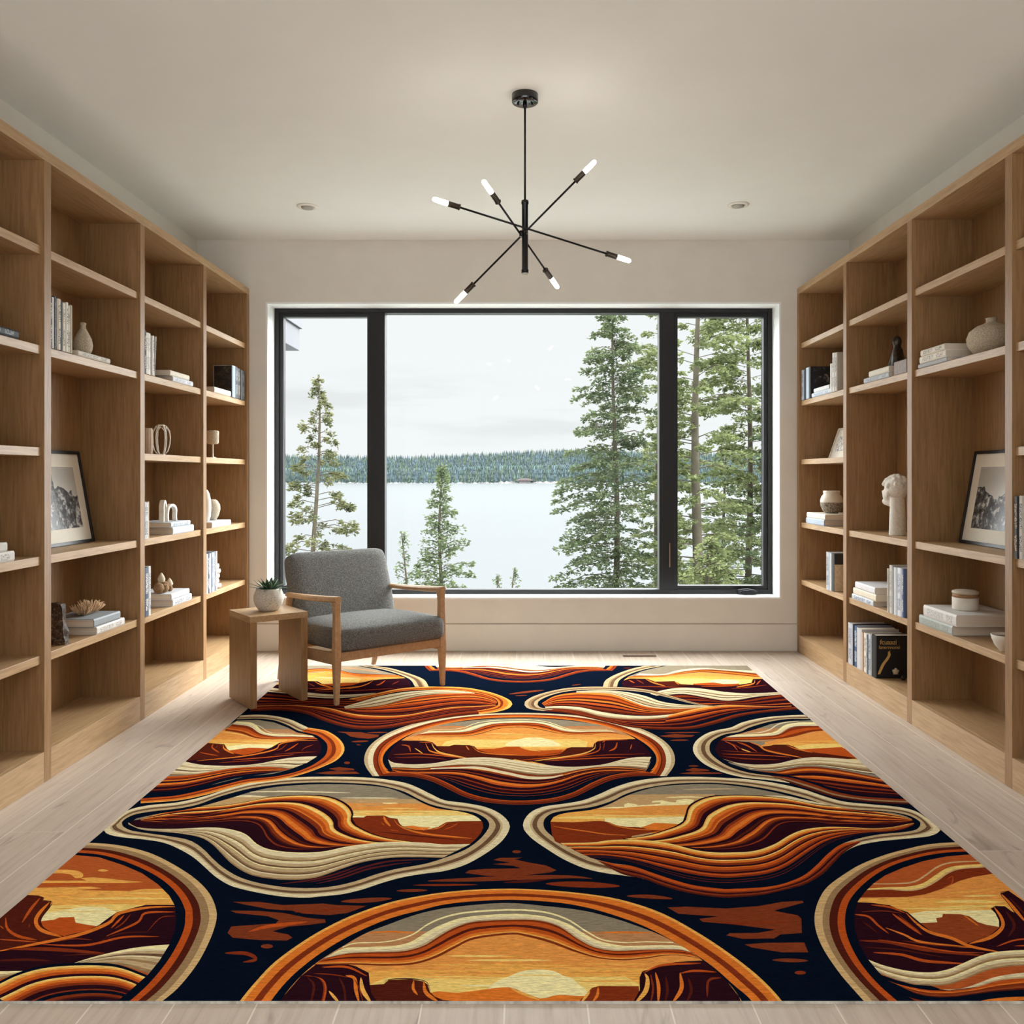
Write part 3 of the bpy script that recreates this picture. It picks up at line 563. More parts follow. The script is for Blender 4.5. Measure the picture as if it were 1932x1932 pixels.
for pts, w, c in (([(320, 458), (450, 480), (560, 495), (700, 516), (860, 526)], 7, 'bo'), ([(710, 430), (790, 458), (900, 478), (1040, 488)], 7, 'bo'), ([(400, 520), (650, 528), (880, 530)], 7, 'is')): L_(6, pts, w, c)
DA = [(830, 548), (1000, 525), (1120, 490), (1220, 455), (1275, 415), (1290, 360), (1310, 310), (1370, 270), (1460, 240), (1600, 230), (1750, 232)]+K5([(400, 245), (550, 270), (700, 300), (900, 320), (1100, 345), (1300, 380), (1400, 412)])
DB = [(1440, 628), (1546, 628), (1650, 620), (1720, 608), (1790, 590), (1860, 560), (1905, 520), (1935, 485), (1970, 455), (2020, 435), (2090, 427), (2180, 428), (2300, 433), (2446, 440), (2600, 444), (2746, 442), (2880, 430), (2946, 418)]
P_(6, list(map(tuple, smooth(DA, 40)))+[(2960, 440), (2900, 500), (2100, 540), (1900, 660), (1400, 690), (900, 620)], 'pl')
S_(6, DA, DB, DUNE, n=90)
for pts in ([(2200, 405), (2400, 415), (2600, 405), (2800, 385)], [(2100, 395), (2350, 385), (2650, 365)], [(2300, 440), (2600, 436), (2860, 420)]): L_(6, pts, 7, 'ru')
clip(None)
CA = [(375, 582), (600, 578), (750, 560), (950, 558), (1150, 580), (1350, 630), (1500, 650), (1650, 650)]+K5([(200, 645), (290, 628), (400, 585), (500, 525), (600, 485), (750, 465), (900, 465), (1100, 475), (1250, 465), (1350, 445), (1408, 436)])
CB = [(600, 692), (700, 690), (830, 705), (1000, 750), (1150, 800), (1300, 840), (1450, 865), (1600, 872)]+K5([(200, 862), (350, 840), (470, 800), (570, 740), (650, 680), (760, 600), (880, 550), (1050, 512), (1230, 500), (1340, 480), (1410, 446)])
S_(6, CA, CB, 'ye.8 go.8 bo1 ru.8 pl.7 ye.5 bo1.2 ru1.3 pl.9 bo.5 or1.3 ru1.1 pl.9 or1 ru1 nv1.2 br.4 nv.8 mr.4', n=100)

# --- third row, left
OU = [(1060, 115), (1180, 110), (1300, 118), (1420, 145), (1500, 180), (1560, 208)]
IU = [(1030, 143), (1180, 138), (1300, 150), (1400, 185), (1470, 222), (1520, 238)]
S_(12, OU, IU, 'cr1.4 be1 dt1 be1 ')
S_(12, [(1556, 205), (1620, 214), (1690, 230), (1765, 275), (1810, 330), (1810, 385), (1760, 440), (1680, 480), (1580, 520), (1450, 560), (1300, 590), (1100, 612), (950, 652), (800, 695), (600, 735), (330, 755)],
   [(1500, 232), (1560, 245), (1620, 262), (1680, 310), (1692, 350), (1680, 400), (1640, 440), (1560, 488), (1450, 530), (1300, 562), (1100, 582), (950, 618), (800, 655), (600, 698), (450, 712), (330, 722)], 'go.7 bo1.4 ru1.1 or1.3')
cid = P_(12, [(1035, 152), (1180, 148), (1300, 165), (1400, 203), (1470, 240), (1580, 262), (1630, 295), (1650, 340), (1640, 390), (1610, 418), (1540, 462), (1420, 508), (1300, 540), (1100, 560), (950, 595), (800, 635), (600, 685), (300, 700), (300, 500)], 'gy', False); clip(cid)
P_(12, [(900, 205), (1700, 225), (1700, 300), (800, 300)], 'sb'); P_(12, [(700, 260), (960, 216), (1150, 262), (1300, 280), (1650, 285), (1650, 380), (700, 380)], 'sk')
S_(12, [(1030, 158), (1150, 172), (1220, 230), (1300, 250), (1450, 255), (1590, 265)], [(1000, 178), (1120, 195), (1200, 245), (1300, 266), (1450, 268), (1600, 275)], 'py1 cr1'); L_(12, [(1120, 172), (1200, 195), (1280, 240), (1450, 248)], 5, 'cr')
S_(12, [(1000, 180), (1120, 196), (1200, 246), (1300, 267), (1450, 269), (1600, 276)], [(940, 225), (1060, 245), (1160, 278), (1270, 288), (1420, 286), (1620, 292)], 'ru1 or1 bo.5 ru.8')
L_(12, [(900, 232), (1050, 252), (1150, 280)], 5, 'ye'); P_(12, [(800, 292), (1400, 290), (1400, 400), (800, 400)], 'go'); P_(12, [(900, 318), (1100, 305), (1350, 308), (1350, 400), (900, 400)], 'ye'); L_(12, [(880, 312), (1300, 318)], 8, 'sk')
P_(12, [(960, 340), (1100, 325), (1300, 330), (1250, 380), (960, 385)], 'py')
P_(12, [(950, 375), (1050, 360), (1120, 350), (1200, 352), (1270, 358), (1200, 400), (1080, 410), (960, 400)], 'or')
P_(12, [(820, 315), (940, 325), (960, 358), (1000, 388), (1090, 406), (900, 440), (600, 470), (740, 380)], 'br')
P_(12, [(1700, 285), (1480, 292), (1340, 315), (1290, 345), (1200, 380), (1080, 405), (950, 420), (660, 446), (700, 500), (1300, 470), (1700, 430)], 'pl')
for pts, w, c in (([(860, 322), (852, 350), (905, 388)], 11, 'or'), ([(930, 330), (942, 360), (1010, 396)], 13, 'bo'), ([(890, 330), (880, 352)], 7, 'ru'), ([(1620, 298), (1480, 298), (1350, 322), (1305, 365), (1080, 412), (740, 446)], 9, 'bo'), ([(1480, 318), (1435, 348), (1380, 378)], 9, 'or'),
                  ([(1590, 328), (1530, 350), (1500, 375)], 7, 'ru'), ([(1400, 320), (1360, 355), (1320, 372)], 7, 'ru'), ([(1300, 400), (1500, 385), (1620, 380)], 7, 'ru'), ([(760, 385), (900, 410)], 7, 'or'), ([(1000, 440), (1250, 420), (1450, 400)], 7, 'or'), ([(900, 460), (1200, 440)], 7, 'ru')): L_(12, pts, w, c)
S_(12, [(640, 448), (760, 473), (900, 482), (1050, 480), (1200, 465), (1350, 435), (1480, 418), (1650, 412)], [(540, 552), (700, 550), (850, 528), (1000, 502), (1150, 494), (1300, 496), (1400, 508), (1470, 500)], 'cr2 be1 cr1.5 dt.8 cr1 be1.2 dt.6')
S_(12, [(520, 560), (700, 550), (850, 524), (1000, 500), (1150, 492), (1300, 494), (1420, 508)], [(300, 720), (550, 700), (750, 655), (900, 605), (1050, 570), (1200, 548), (1340, 525)], 'or1 ru1.2 bo.6 pl1 bo1.1 ru1 pl1.3 ru.6 pl1 nv3')
clip(None)
# --- third row, right (frame 3)
S_(3, [(960, 168), (850, 172), (700, 185), (560, 215), (480, 250), (400, 265), (320, 290), (255, 335), (232, 385), (250, 435), (310, 490), (420, 540), (560, 575), (720, 592), (860, 612)],
   [(990, 195), (850, 195), (720, 215), (600, 250), (540, 278), (440, 295), (370, 328), (345, 355), (340, 385), (350, 420), (400, 465), (480, 510), (600, 545), (750, 565), (880, 580)], 'cr1.6 be1.4 dt1.6 be1.6')
S_(3, [(730, 562), (850, 606), (1000, 657), (1150, 703), (1300, 727), (1450, 742), (1680, 752)], [(730, 562), (870, 578), (1020, 620), (1150, 665), (1300, 695), (1450, 708), (1640, 718)], 'br1 ta.8 ru1.2')
cid = P_(3, [(1020, 203), (850, 210), (740, 228), (640, 262), (540, 290), (450, 310), (400, 340), (375, 390), (400, 437), (480, 487), (600, 525), (780, 552), (900, 570), (1050, 615), (1200, 665), (1350, 690), (1500, 700), (1700, 700), (1300, 300)], 'gy'); clip(cid)
P_(3, [(500, 255), (1100, 255), (1100, 340), (400, 340)], 'sb'); P_(3, [(780, 325), (900, 305), (1080, 265), (1300, 300), (1300, 400), (600, 400)], 'sk')
L_(3, [(930, 206), (800, 225), (730, 265), (660, 284), (560, 290)], 7, 'cr')
S_(3, [(1040, 216), (920, 218), (830, 235), (770, 275), (680, 292), (500, 296)], [(1060, 240), (920, 240), (850, 255), (785, 295), (690, 306), (450, 314)], 'py1 cr1')
S_(3, [(1070, 240), (930, 242), (860, 257), (790, 296), (690, 307), (430, 316)], [(1110, 268), (1000, 280), (900, 307), (790, 325), (650, 331), (400, 334)], 'ru1 or1.2 ru1')
P_(3, [(700, 345), (900, 312), (1300, 300), (1300, 460), (700, 460)], 'sk'); P_(3, [(680, 372), (860, 342), (1200, 332), (1300, 460), (700, 460)], 'go'); L_(3, [(900, 348), (1150, 350)], 10, 'sk'); P_(3, [(880, 375), (1000, 358), (1250, 356), (1250, 400), (950, 400)], 'ye')
P_(3, [(900, 395), (1050, 386), (1200, 378), (1350, 450), (1100, 450)], 'or')
P_(3, [(680, 374), (740, 368), (760, 362), (850, 362), (890, 375), (930, 395), (1000, 410), (1100, 422), (1320, 452), (940, 470), (750, 440)], 'br')
P_(3, [(360, 330), (600, 345), (650, 362), (700, 395), (780, 415), (880, 440), (960, 447), (860, 480), (640, 500), (420, 470), (350, 400)], 'pl')
for pts, w, c in (([(600, 345), (660, 366), (720, 402), (940, 446)], 10, 'bo'), ([(440, 340), (490, 362), (525, 402)], 8, 'or'), ([(535, 385), (620, 416)], 7, 'go'), ([(520, 345), (585, 368), (650, 408)], 9, 'or'), ([(420, 422), (700, 432), (870, 444)], 6, 'or'), ([(420, 400), (560, 410), (700, 418)], 5, 'ru'),
                  ([(840, 364), (900, 388), (1010, 414)], 7, 'bo'), ([(470, 350), (520, 372), (560, 400)], 6, 'ru'), ([(430, 440), (600, 455), (800, 460)], 7, 'ru')): L_(3, pts, w, c)
S_(3, [(420, 452), (520, 480), (650, 492), (780, 485), (880, 462), (980, 446), (1080, 445), (1320, 462)], [(620, 522), (740, 530), (850, 514), (950, 498), (1050, 500), (1200, 520), (1300, 538), (1420, 556)], 'cr2 be.8 cr1.2 be1 ta1 dt.7 cr.8 nv.4')
S_(3, [(620, 524), (760, 537), (850, 520), (960, 504), (1080, 510), (1250, 537), (1450, 580)], [(880, 572), (1000, 608), (1150, 660), (1300, 690), (1450, 702), (1540, 705), (1640, 710)], 'ru1 bo1 ru1 pl1.6 bo.8 or1 pl1.3 ru1 pl1.2 ru.5 pl2')
clip(None)

# --- near row, left (frame 8)
S_(8, [(600, 42), (850, 50), (1050, 80), (1250, 140), (1450, 245), (1600, 350), (1700, 460), (1750, 580), (1750, 680), (1700, 830), (1600, 1020), (1450, 1210), (1310, 1330), (1200, 1420)],
   [(560, 118), (800, 138), (1000, 190), (1200, 275), (1350, 370), (1450, 480), (1500, 590), (1500, 640), (1495, 720), (1450, 840), (1350, 1010), (1200, 1190), (1050, 1325), (950, 1400)], 'sa1.4 ta1.6 br1.5 or1.5')
cid = P_(8, [(580, 140), (800, 160), (1000, 225), (1150, 290), (1280, 380), (1370, 470), (1415, 550), (1430, 650), (1415, 760), (1370, 870), (1290, 1000), (1200, 1110), (1030, 1260), (950, 1325), (900, 1420), (-200, 1420), (-200, 640)], 'o2', False); clip(cid)
P_(8, [(420, 265), (560, 262), (640, 275), (675, 300), (660, 326), (610, 328), (570, 300), (500, 290), (400, 290)], 'go', True); P_(8, [(300, 350), (700, 350), (650, 328), (750, 322), (900, 335), (980, 346), (1165, 362), (1000, 369), (600, 368), (300, 370)], 'go')
P_(8, [(790, 268), (830, 258), (882, 268), (830, 277)], 'go', True); L_(8, [(300, 385), (560, 375), (760, 380)], 12, 'or')
P_(8, [(200, 410), (740, 398), (825, 412), (600, 426), (1050, 434), (1150, 418), (1500, 412), (1500, 700), (150, 800)], 'go')
for pts, w, c in (([(600, 498), (1000, 492), (1420, 498)], 16, 'ye'), ([(680, 520), (1100, 515)], 8, 'sk'), ([(350, 470), (700, 465)], 8, 'sk'), ([(1000, 450), (1380, 452)], 8, 'ye')): L_(8, pts, w, c)
P_(8, [(250, 560), (560, 548), (1000, 540), (1300, 560), (900, 800), (300, 800)], 'ye'); L_(8, [(420, 578), (900, 572)], 10, 'go')
P_(8, [(300, 620), (520, 588), (680, 560), (850, 568), (940, 600), (820, 740), (600, 740), (300, 720)], 'py'); L_(8, [(400, 602), (850, 600)], 7, 'ye')
P_(8, [(300, 682), (440, 665), (480, 648), (600, 644), (612, 690), (700, 706), (790, 720), (740, 780), (560, 830), (400, 800)], 'or')
P_(8, [(150, 462), (310, 470), (355, 488), (345, 510), (415, 520), (405, 560), (350, 630), (330, 680), (350, 730), (420, 775), (530, 802), (400, 870), (200, 920), (-200, 950), (-200, 640)], 'br')
for pts, w, c in (([(325, 490), (250, 580), (178, 690)], 22, 'or'), ([(400, 525), (322, 610), (290, 680), (335, 750), (500, 805)], 32, 'bo'), ([(45, 650), (62, 740), (150, 800), (300, 830)], 24, 'or'), ([(-20, 825), (150, 835), (320, 850)], 11, 'or'), ([(240, 700), (235, 730)], 14, 'ru'), ([(0, 715), (30, 740)], 9, 'or'),
                  ([(310, 468), (357, 490), (347, 508), (418, 520), (405, 562), (345, 640), (330, 690), (360, 735), (450, 785)], 6, 'pl')): L_(8, pts, w, c)
P_(8, [(-200, 935), (0, 915), (280, 880), (450, 830), (550, 790), (700, 755), (800, 710), (880, 650), (950, 605), (1080, 570), (1180, 546), (1500, 546), (1500, 900), (1150, 920), (900, 960), (580, 1060), (300, 1095), (-200, 1095)], 'pl')
for pts, w, c in (([(1430, 560), (1200, 568), (965, 615), (885, 690), (700, 768), (480, 825), (-30, 925)], 26, 'bo'), ([(1420, 603), (1180, 612), (1110, 690), (860, 800)], 18, 'or'), ([(1005, 630), (900, 735)], 16, 'or'), ([(1060, 620), (1000, 690), (930, 740)], 12, 'ru'), ([(1420, 635), (1300, 652), (1195, 760)], 9, 'ru'),
                  ([(1290, 802), (1000, 808), (700, 872), (350, 868)], 18, 'or'), ([(60, 905), (400, 905), (850, 938)], 30, 'ru'), ([(-50, 1000), (200, 990), (420, 1000)], 22, 'br'), ([(500, 960), (700, 945), (1000, 950)], 12, 'br'), ([(1230, 765), (1000, 775), (820, 830)], 9, 'br'), ([(450, 845), (600, 820), (750, 830)], 10, 'ru')): L_(8, pts, w, c)
S_(8, [(560, 1030), (750, 970), (1000, 910), (1200, 880), (1420, 864)], [(570, 1034), (800, 1022), (950, 1028), (1080, 1062), (1230, 1110)], 'py1.3 cr.5 be1 dt.8 cr.6 be1 ta.7 be1.5 ta1')
S_(8, [(-150, 1085), (150, 1082), (320, 1074)], [(-150, 1200), (60, 1130), (300, 1078)], 'py1.2 be1 ta1')
FA = [(-120, 1240), (0, 1185), (150, 1115), (350, 1060), (600, 1038), (850, 1040), (1000, 1065), (1200, 1140)]
FB = [(250, 1450), (350, 1395), (450, 1355), (600, 1325), (750, 1312), (900, 1320), (1000, 1340), (1040, 1380)]
S_(8, sh(FA, 0, -22), FA, 'nv'); P_(8, list(map(tuple, smooth(FA, 20)))+[(1200, 1500), (-200, 1500)], 'nv'); S_(8, FA, FB, 'ye.6 go.6 bo1 or1 pl1 ye.5 go.4 bo.8 or.8 ru1 pl1.6 ru.5 nv1.2 ru1 br.5 pl1')
clip(None)
# --- near row, right (frame 11)
S_(11, [(1420, 36), (1150, 55), (950, 95), (750, 150), (550, 230), (400, 320), (270, 420), (200, 530), (165, 660), (180, 800), (250, 960), (380, 1150), (500, 1290), (600, 1400), (680, 1480)],
   [(1480, 116), (1250, 130), (1050, 165), (850, 225), (700, 300), (570, 400), (480, 500), (440, 580), (422, 680), (430, 790), (470, 910), (560, 1070), (700, 1235), (880, 1395), (980, 1480)], 'sa1.5 ta1.3 br1.6 or1.5')
cid = P_(11, [(1480, 143), (1280, 160), (1080, 200), (900, 260), (760, 320), (660, 390), (590, 460), (530, 540), (500, 640), (505, 780), (540, 900), (610, 1020), (700, 1130), (800, 1230), (950, 1340), (1050, 1400), (1150, 1480), (2400, 1480), (2400, 500), (1700, 100)], 'o2', False); clip(cid)
L_(11, [(660, 392), (850, 390), (1000, 375), (1100, 320), (1200, 250), (1320, 212), (1580, 198)], 14, 'sa', ends=.6)
S_(11, [(610, 432), (780, 420), (950, 415), (1080, 385), (1180, 320), (1280, 260), (1400, 235), (1640, 222)], [(580, 446), (780, 440), (950, 452), (1080, 432), (1200, 370), (1300, 300), (1420, 265), (1680, 250)], 'ye2 sa1')
S_(11, [(580, 446), (780, 440), (950, 452), (1080, 432), (1200, 370), (1300, 300), (1420, 265), (1680, 250)], [(530, 508), (750, 506), (950, 502), (1100, 480), (1250, 430), (1380, 370), (1500, 335), (1720, 300)], 'ru')
P_(11, [(480, 520), (540, 508), (750, 506), (950, 502), (1100, 480), (1250, 430), (1380, 370), (1500, 335), (1760, 290), (2000, 600), (1800, 900), (500, 900)], 'sk')
for pts, w, c in (([(1250, 470), (1500, 455), (1720, 430)], 12, 'go'), ([(1410, 495), (1720, 490)], 16, 'ye'), ([(1280, 350), (1330, 330), (1320, 390), (1250, 420)], 9, 'or')): L_(11, pts, w, c)
P_(11, [(480, 550), (560, 518), (900, 508), (1200, 515), (1800, 520), (1900, 700), (900, 760)], 'go'); L_(11, [(1180, 545), (1500, 540), (1760, 548)], 26, 'ye'); L_(11, [(1220, 588), (1500, 582), (1790, 580)], 20, 'ye'); L_(11, [(900, 600), (1250, 602), (1600, 604)], 16, 'ye')
P_(11, [(950, 650), (1100, 620), (1650, 612), (1740, 640), (1740, 780), (1100, 760)], 'py'); L_(11, [(980, 655), (1300, 640), (1600, 650)], 6, 'ye')
P_(11, [(1040, 722), (1200, 716), (1190, 680), (1242, 672), (1247, 646), (1400, 648), (1470, 665), (1540, 713), (1620, 738), (1730, 756), (1680, 850), (1500, 920), (1300, 880), (1100, 800)], 'ls')
L_(11, [(1425, 658), (1490, 703), (1550, 748)], 12, 'bo')
P_(11, [(1736, 472), (1800, 448), (1932, 540), (2300, 700), (2300, 1000), (1700, 985), (1440, 895), (1640, 830), (1722, 760), (1720, 700), (1690, 640), (1650, 600), (1690, 578), (1770, 580), (1830, 625), (1852, 634), (1800, 560)], 'pl')
for pts, w, c in (([(1745, 480), (1850, 600), (1950, 720)], 26, 'bo'), ([(1680, 588), (1742, 680), (1748, 760), (1650, 842), (1470, 896)], 32, 'bo'), ([(2000, 850), (1850, 868), (1700, 920)], 14, 'or'), ([(1800, 500), (1932, 640), (2000, 720)], 16, 'br'), ([(1780, 620), (1850, 740), (1800, 840)], 26, 'br'), ([(2000, 910), (1850, 915)], 10, 'or'),
                  ([(1800, 450), (1736, 472), (1800, 560), (1850, 632)], 6, 'pl')): L_(11, pts, w, c)
P_(11, [(480, 545), (640, 550), (800, 572), (860, 600), (950, 630), (1020, 690), (1080, 740), (1150, 795), (1300, 835), (1400, 880), (1480, 920), (1720, 965), (1900, 975), (1550, 1030), (1400, 1130), (1200, 1165), (1000, 1160), (800, 1120), (500, 1060)], 'pl')
for pts, w, c in (([(935, 635), (1030, 728), (1140, 800), (1320, 850), (1480, 918), (1730, 968)], 26, 'bo'), ([(505, 650), (620, 668), (700, 740), (790, 810)], 18, 'or'), ([(820, 642), (930, 722), (1070, 822)], 24, 'or'), ([(870, 650), (980, 740), (1060, 800)], 10, 'ru'), ([(640, 568), (800, 588), (930, 638)], 16, 'or'), ([(560, 625), (750, 620), (900, 640)], 8, 'ru'),
                  ([(765, 762), (920, 820), (1080, 885), (1520, 932)], 20, 'bo'), ([(545, 870), (800, 885), (1100, 945), (1620, 1000)], 32, 'ru'), ([(660, 970), (900, 990), (1100, 1042), (1450, 1066)], 24, 'or'), ([(560, 700), (640, 760), (700, 810)], 11, 'br'), ([(580, 925), (900, 950), (1250, 1010)], 12, 'br'), ([(700, 860), (950, 900), (1300, 960), (1600, 975)], 10, 'or'), ([(900, 870), (1200, 910), (1450, 925)], 8, 'ru')): L_(11, pts, w, c)
S_(11, [(590, 1020), (750, 1080), (950, 1125), (1150, 1138), (1300, 1110), (1420, 1060), (1560, 1000), (1700, 965), (1932, 950), (2100, 960)], [(720, 1150), (850, 1200), (1000, 1240), (1150, 1250), (1300, 1240), (1450, 1190), (1600, 1130), (1750, 1095), (1932, 1082), (2100, 1085)], 'py1 cr1 be1 ta1 py.7 cr1 be1.5 ta.7')
S_(11, [(1230, 1285), (1400, 1276), (1550, 1228), (1700, 1175), (1932, 1142), (2100, 1150)], [(1230, 1290), (1400, 1292), (1560, 1255), (1720, 1207), (1932, 1188), (2100, 1190)], 'cr2 be1')
P_(11, [(700, 1150), (850, 1202), (1000, 1242), (1150, 1252), (1230, 1280), (1000, 1300), (800, 1240)], 'nv')
P_(11, [(760, 1200), (1000, 1262), (1300, 1290), (1560, 1258), (1932, 1190), (2100, 1190), (2100, 1500), (1000, 1500)], 'nv')
S_(11, [(780, 1208), (900, 1245), (1100, 1285), (1300, 1292), (1500, 1270), (1700, 1225), (1932, 1192), (2100, 1190)], [(850, 1235), (1000, 1310), (1150, 1345), (1350, 1345), (1500, 1325), (1700, 1300), (1932, 1285), (2100, 1285)], 'or1.2 bo.7 ru1.4 ls1 br.8')
L_(11, [(910, 1330), (1000, 1370), (1150, 1400)], 22, 'ru'); L_(11, [(1500, 1400), (1700, 1372), (2100, 1350)], 34, 'bo'); L_(11, [(1300, 1420), (1600, 1398), (2000, 1400)], 20, 'or')
clip(None)

# --- far row, left (frame 1) and the lens in front of it
S_(1, [(990, 57), (1100, 73), (1220, 108), (1310, 145), (1342, 192)], [(900, 57), (1020, 75), (1130, 105), (1220, 145), (1252, 192)], 'be1 ta.4 dt1 be1')
cid = P_(1, [(200, 40), (850, 50), (1000, 80), (1120, 110), (1190, 135), (1225, 165), (1225, 195), (1100, 215), (990, 234), (850, 250), (700, 262), (560, 262), (200, 240)], 'gy'); clip(cid)
S_(1, [(300, 110), (560, 78), (650, 73), (750, 82), (850, 103), (1000, 110), (1150, 115)], [(300, 140), (560, 100), (680, 92), (780, 106), (900, 125), (1050, 128), (1180, 132)], 'ru1 bo1 or.8 bo1'); L_(1, [(760, 66), (900, 78), (1040, 100)], 7, 'sb')
P_(1, [(300, 130), (680, 92), (780, 108), (900, 127), (1190, 132), (980, 200), (300, 200)], 'sk'); P_(1, [(300, 130), (600, 118), (900, 132), (1150, 136), (900, 200), (300, 200)], 'go'); P_(1, [(560, 140), (720, 135), (900, 142), (880, 175), (640, 185), (560, 165)], 'ye')
L_(1, [(600, 132), (900, 137)], 6, 'py'); P_(1, [(300, 190), (450, 160), (560, 155), (620, 157), (645, 172), (700, 182), (800, 170), (900, 165), (970, 150), (1050, 142), (1240, 134), (1240, 230), (900, 250), (300, 250)], 'pl')
P_(1, [(640, 176), (800, 166), (900, 165), (850, 180), (760, 192)], 'or')
for pts, w, c in (([(600, 160), (640, 178), (720, 200)], 8, 'bo'), ([(980, 152), (940, 175), (860, 195), (600, 215)], 8, 'bo'), ([(1060, 150), (1030, 172), (1000, 182)], 8, 'or'), ([(1150, 155), (1100, 178)], 6, 'ru'), ([(560, 205), (700, 200), (850, 205)], 6, 'or'), ([(600, 225), (900, 215), (1150, 200)], 6, 'ru'), ([(560, 170), (600, 190)], 6, 'ru')): L_(1, pts, w, c)
clip(None)
P_(1, [(150, 200), (560, 235), (1000, 235), (1100, 300), (830, 345), (200, 325)], 'pl')
S_(1, [(300, 195), (420, 213), (560, 230), (700, 242), (850, 242), (1000, 232)], [(280, 228), (420, 240), (560, 262), (700, 270), (820, 264), (970, 240)], 'cr2 ta.8 cr1 nv.5')
S_(1, [(270, 225), (420, 240), (560, 264), (700, 272), (850, 265), (1030, 240)], [(180, 322), (400, 312), (560, 318), (700, 325), (780, 330), (850, 322)], 'pl1 ru.8 pl1.2 or.6 pl1 ru.8 pl1 ru.6 pl1')
S_(1, [(830, 345), (1050, 312), (1180, 278), (1300, 252), (1450, 238), (1620, 234), (1730, 255), (1790, 290)], [(560, 320), (700, 336), (850, 368), (1050, 382), (1200, 374), (1350, 346), (1550, 320), (1770, 318)], 'or.8 ru1 bo.8 pl.6 or1 ru1 pl.8 or.7 ru1.2 pl.8 br1.2')
S_(1, [(790, 322), (900, 290), (1020, 255), (1200, 225), (1400, 214), (1550, 220), (1640, 232)], [(800, 336), (950, 326), (1050, 312), (1180, 277), (1300, 250), (1450, 238), (1640, 236)], 'cr1 ta.5 cr1 dt.4 be1 dt.3')
S_(1, [(180, 318), (400, 312), (560, 318), (700, 332), (800, 358), (900, 375), (1050, 382), (1200, 375), (1350, 348), (1500, 325), (1650, 318), (1780, 312)], [(180, 332), (400, 326), (560, 350), (660, 390), (790, 430), (900, 446), (1050, 442), (1200, 416), (1350, 390), (1500, 362), (1650, 345), (1780, 325)], 'go.7 or1 ru1 pl1 ru1 pl.8 ru.7 pl.8 nv.4')
S_(1, [(820, 272), (1000, 235), (1150, 205), (1300, 193), (1450, 192), (1600, 200), (1750, 230), (1850, 268), (1886, 300), (1862, 332), (1780, 356), (1650, 372)], [(880, 282), (1020, 250), (1150, 223), (1300, 212), (1450, 212), (1580, 221), (1700, 243), (1775, 272), (1795, 300), (1775, 322), (1700, 340), (1650, 346)], 'go.8 bo1.2 ru.9 bo1.1')
S_(1, [(180, 350), (400, 347), (550, 372), (650, 412), (780, 452), (900, 470), (1050, 464), (1200, 442), (1350, 412), (1500, 388), (1670, 370)], [(180, 332), (400, 326), (560, 350), (660, 390), (790, 430), (900, 446), (1050, 442), (1200, 416), (1350, 390), (1500, 362), (1660, 346)], 'br1 ru1')
# --- far row, right (frame 2) and its lens
S_(2, [(880, 57), (800, 75), (700, 110), (630, 150), (612, 192)], [(1000, 57), (900, 75), (800, 105), (722, 148), (704, 192)], 'be1.2 ta.5 dt.8 be1')
cid = P_(2, [(1060, 50), (1700, 50), (1900, 240), (1760, 246), (1560, 235), (1400, 225), (1250, 205), (1080, 205), (960, 240), (880, 222), (740, 190), (735, 160), (780, 125), (870, 90), (960, 68)], 'gy'); clip(cid)
S_(2, [(850, 106), (1000, 110), (1080, 90), (1160, 76), (1280, 70), (1400, 80), (1620, 88)], [(820, 120), (1000, 118), (1100, 100), (1200, 85), (1300, 80), (1450, 90), (1660, 112)], 'cr1 be.4')
S_(2, [(820, 120), (1000, 118), (1100, 100), (1200, 85), (1300, 80), (1450, 90), (1660, 112)], [(740, 134), (1000, 127), (1100, 112), (1250, 97), (1400, 107), (1500, 118), (1690, 135)], 'ru1 bo1 ru.7')
P_(2, [(740, 134), (1000, 127), (1100, 112), (1250, 97), (1400, 107), (1690, 135), (1690, 200), (740, 200)], 'sk'); P_(2, [(760, 140), (1200, 124), (1650, 128), (1650, 200), (900, 200)], 'go'); P_(2, [(900, 158), (1200, 142), (1580, 145), (1580, 190), (1000, 190)], 'ye'); L_(2, [(1000, 145), (1300, 140)], 7, 'ye')
P_(2, [(1300, 162), (1340, 148), (1400, 144), (1470, 149), (1505, 166), (1400, 178)], 'py', True)
P_(2, [(1200, 172), (1330, 164), (1400, 174), (1500, 172), (1500, 200), (1200, 200)], 'or'); P_(2, [(700, 165), (790, 138), (900, 140), (950, 158), (1080, 155), (1120, 175), (1250, 182), (1400, 184), (1490, 180), (1580, 166), (1590, 142), (1680, 140), (1780, 230), (1500, 250), (1250, 250), (900, 250), (700, 200)], 'pl')
P_(2, [(940, 158), (1080, 155), (1120, 175), (1200, 183), (1050, 190)], 'br')
for pts, w, c in (([(890, 142), (940, 165), (1020, 188)], 8, 'bo'), ([(780, 148), (820, 168)], 7, 'or'), ([(830, 145), (880, 172)], 7, 'ru'), ([(1080, 158), (1110, 178)], 6, 'bo'), ([(1600, 148), (1590, 172), (1480, 195)], 10, 'bo'), ([(1640, 150), (1610, 180)], 8, 'or'), ([(800, 190), (1000, 192), (1200, 200)], 6, 'ru'), ([(1680, 180), (1560, 195), (1450, 205)], 7, 'ru'), ([(1250, 190), (1400, 188), (1500, 184)], 6, 'or')): L_(2, pts, w, c)
clip(None)
P_(2, [(960, 240), (1200, 230), (1500, 235), (1760, 230), (1900, 300), (1860, 330), (1300, 325), (1100, 270)], 'pl')
S_(2, [(1030, 252), (1150, 248), (1280, 270), (1400, 288), (1520, 284), (1650, 262), (1820, 236)], [(1250, 305), (1320, 320), (1400, 314), (1500, 316), (1600, 318), (1700, 322), (1860, 318)], 'ru1 pl.9 ru.8 pl1.2 or.5 pl1')
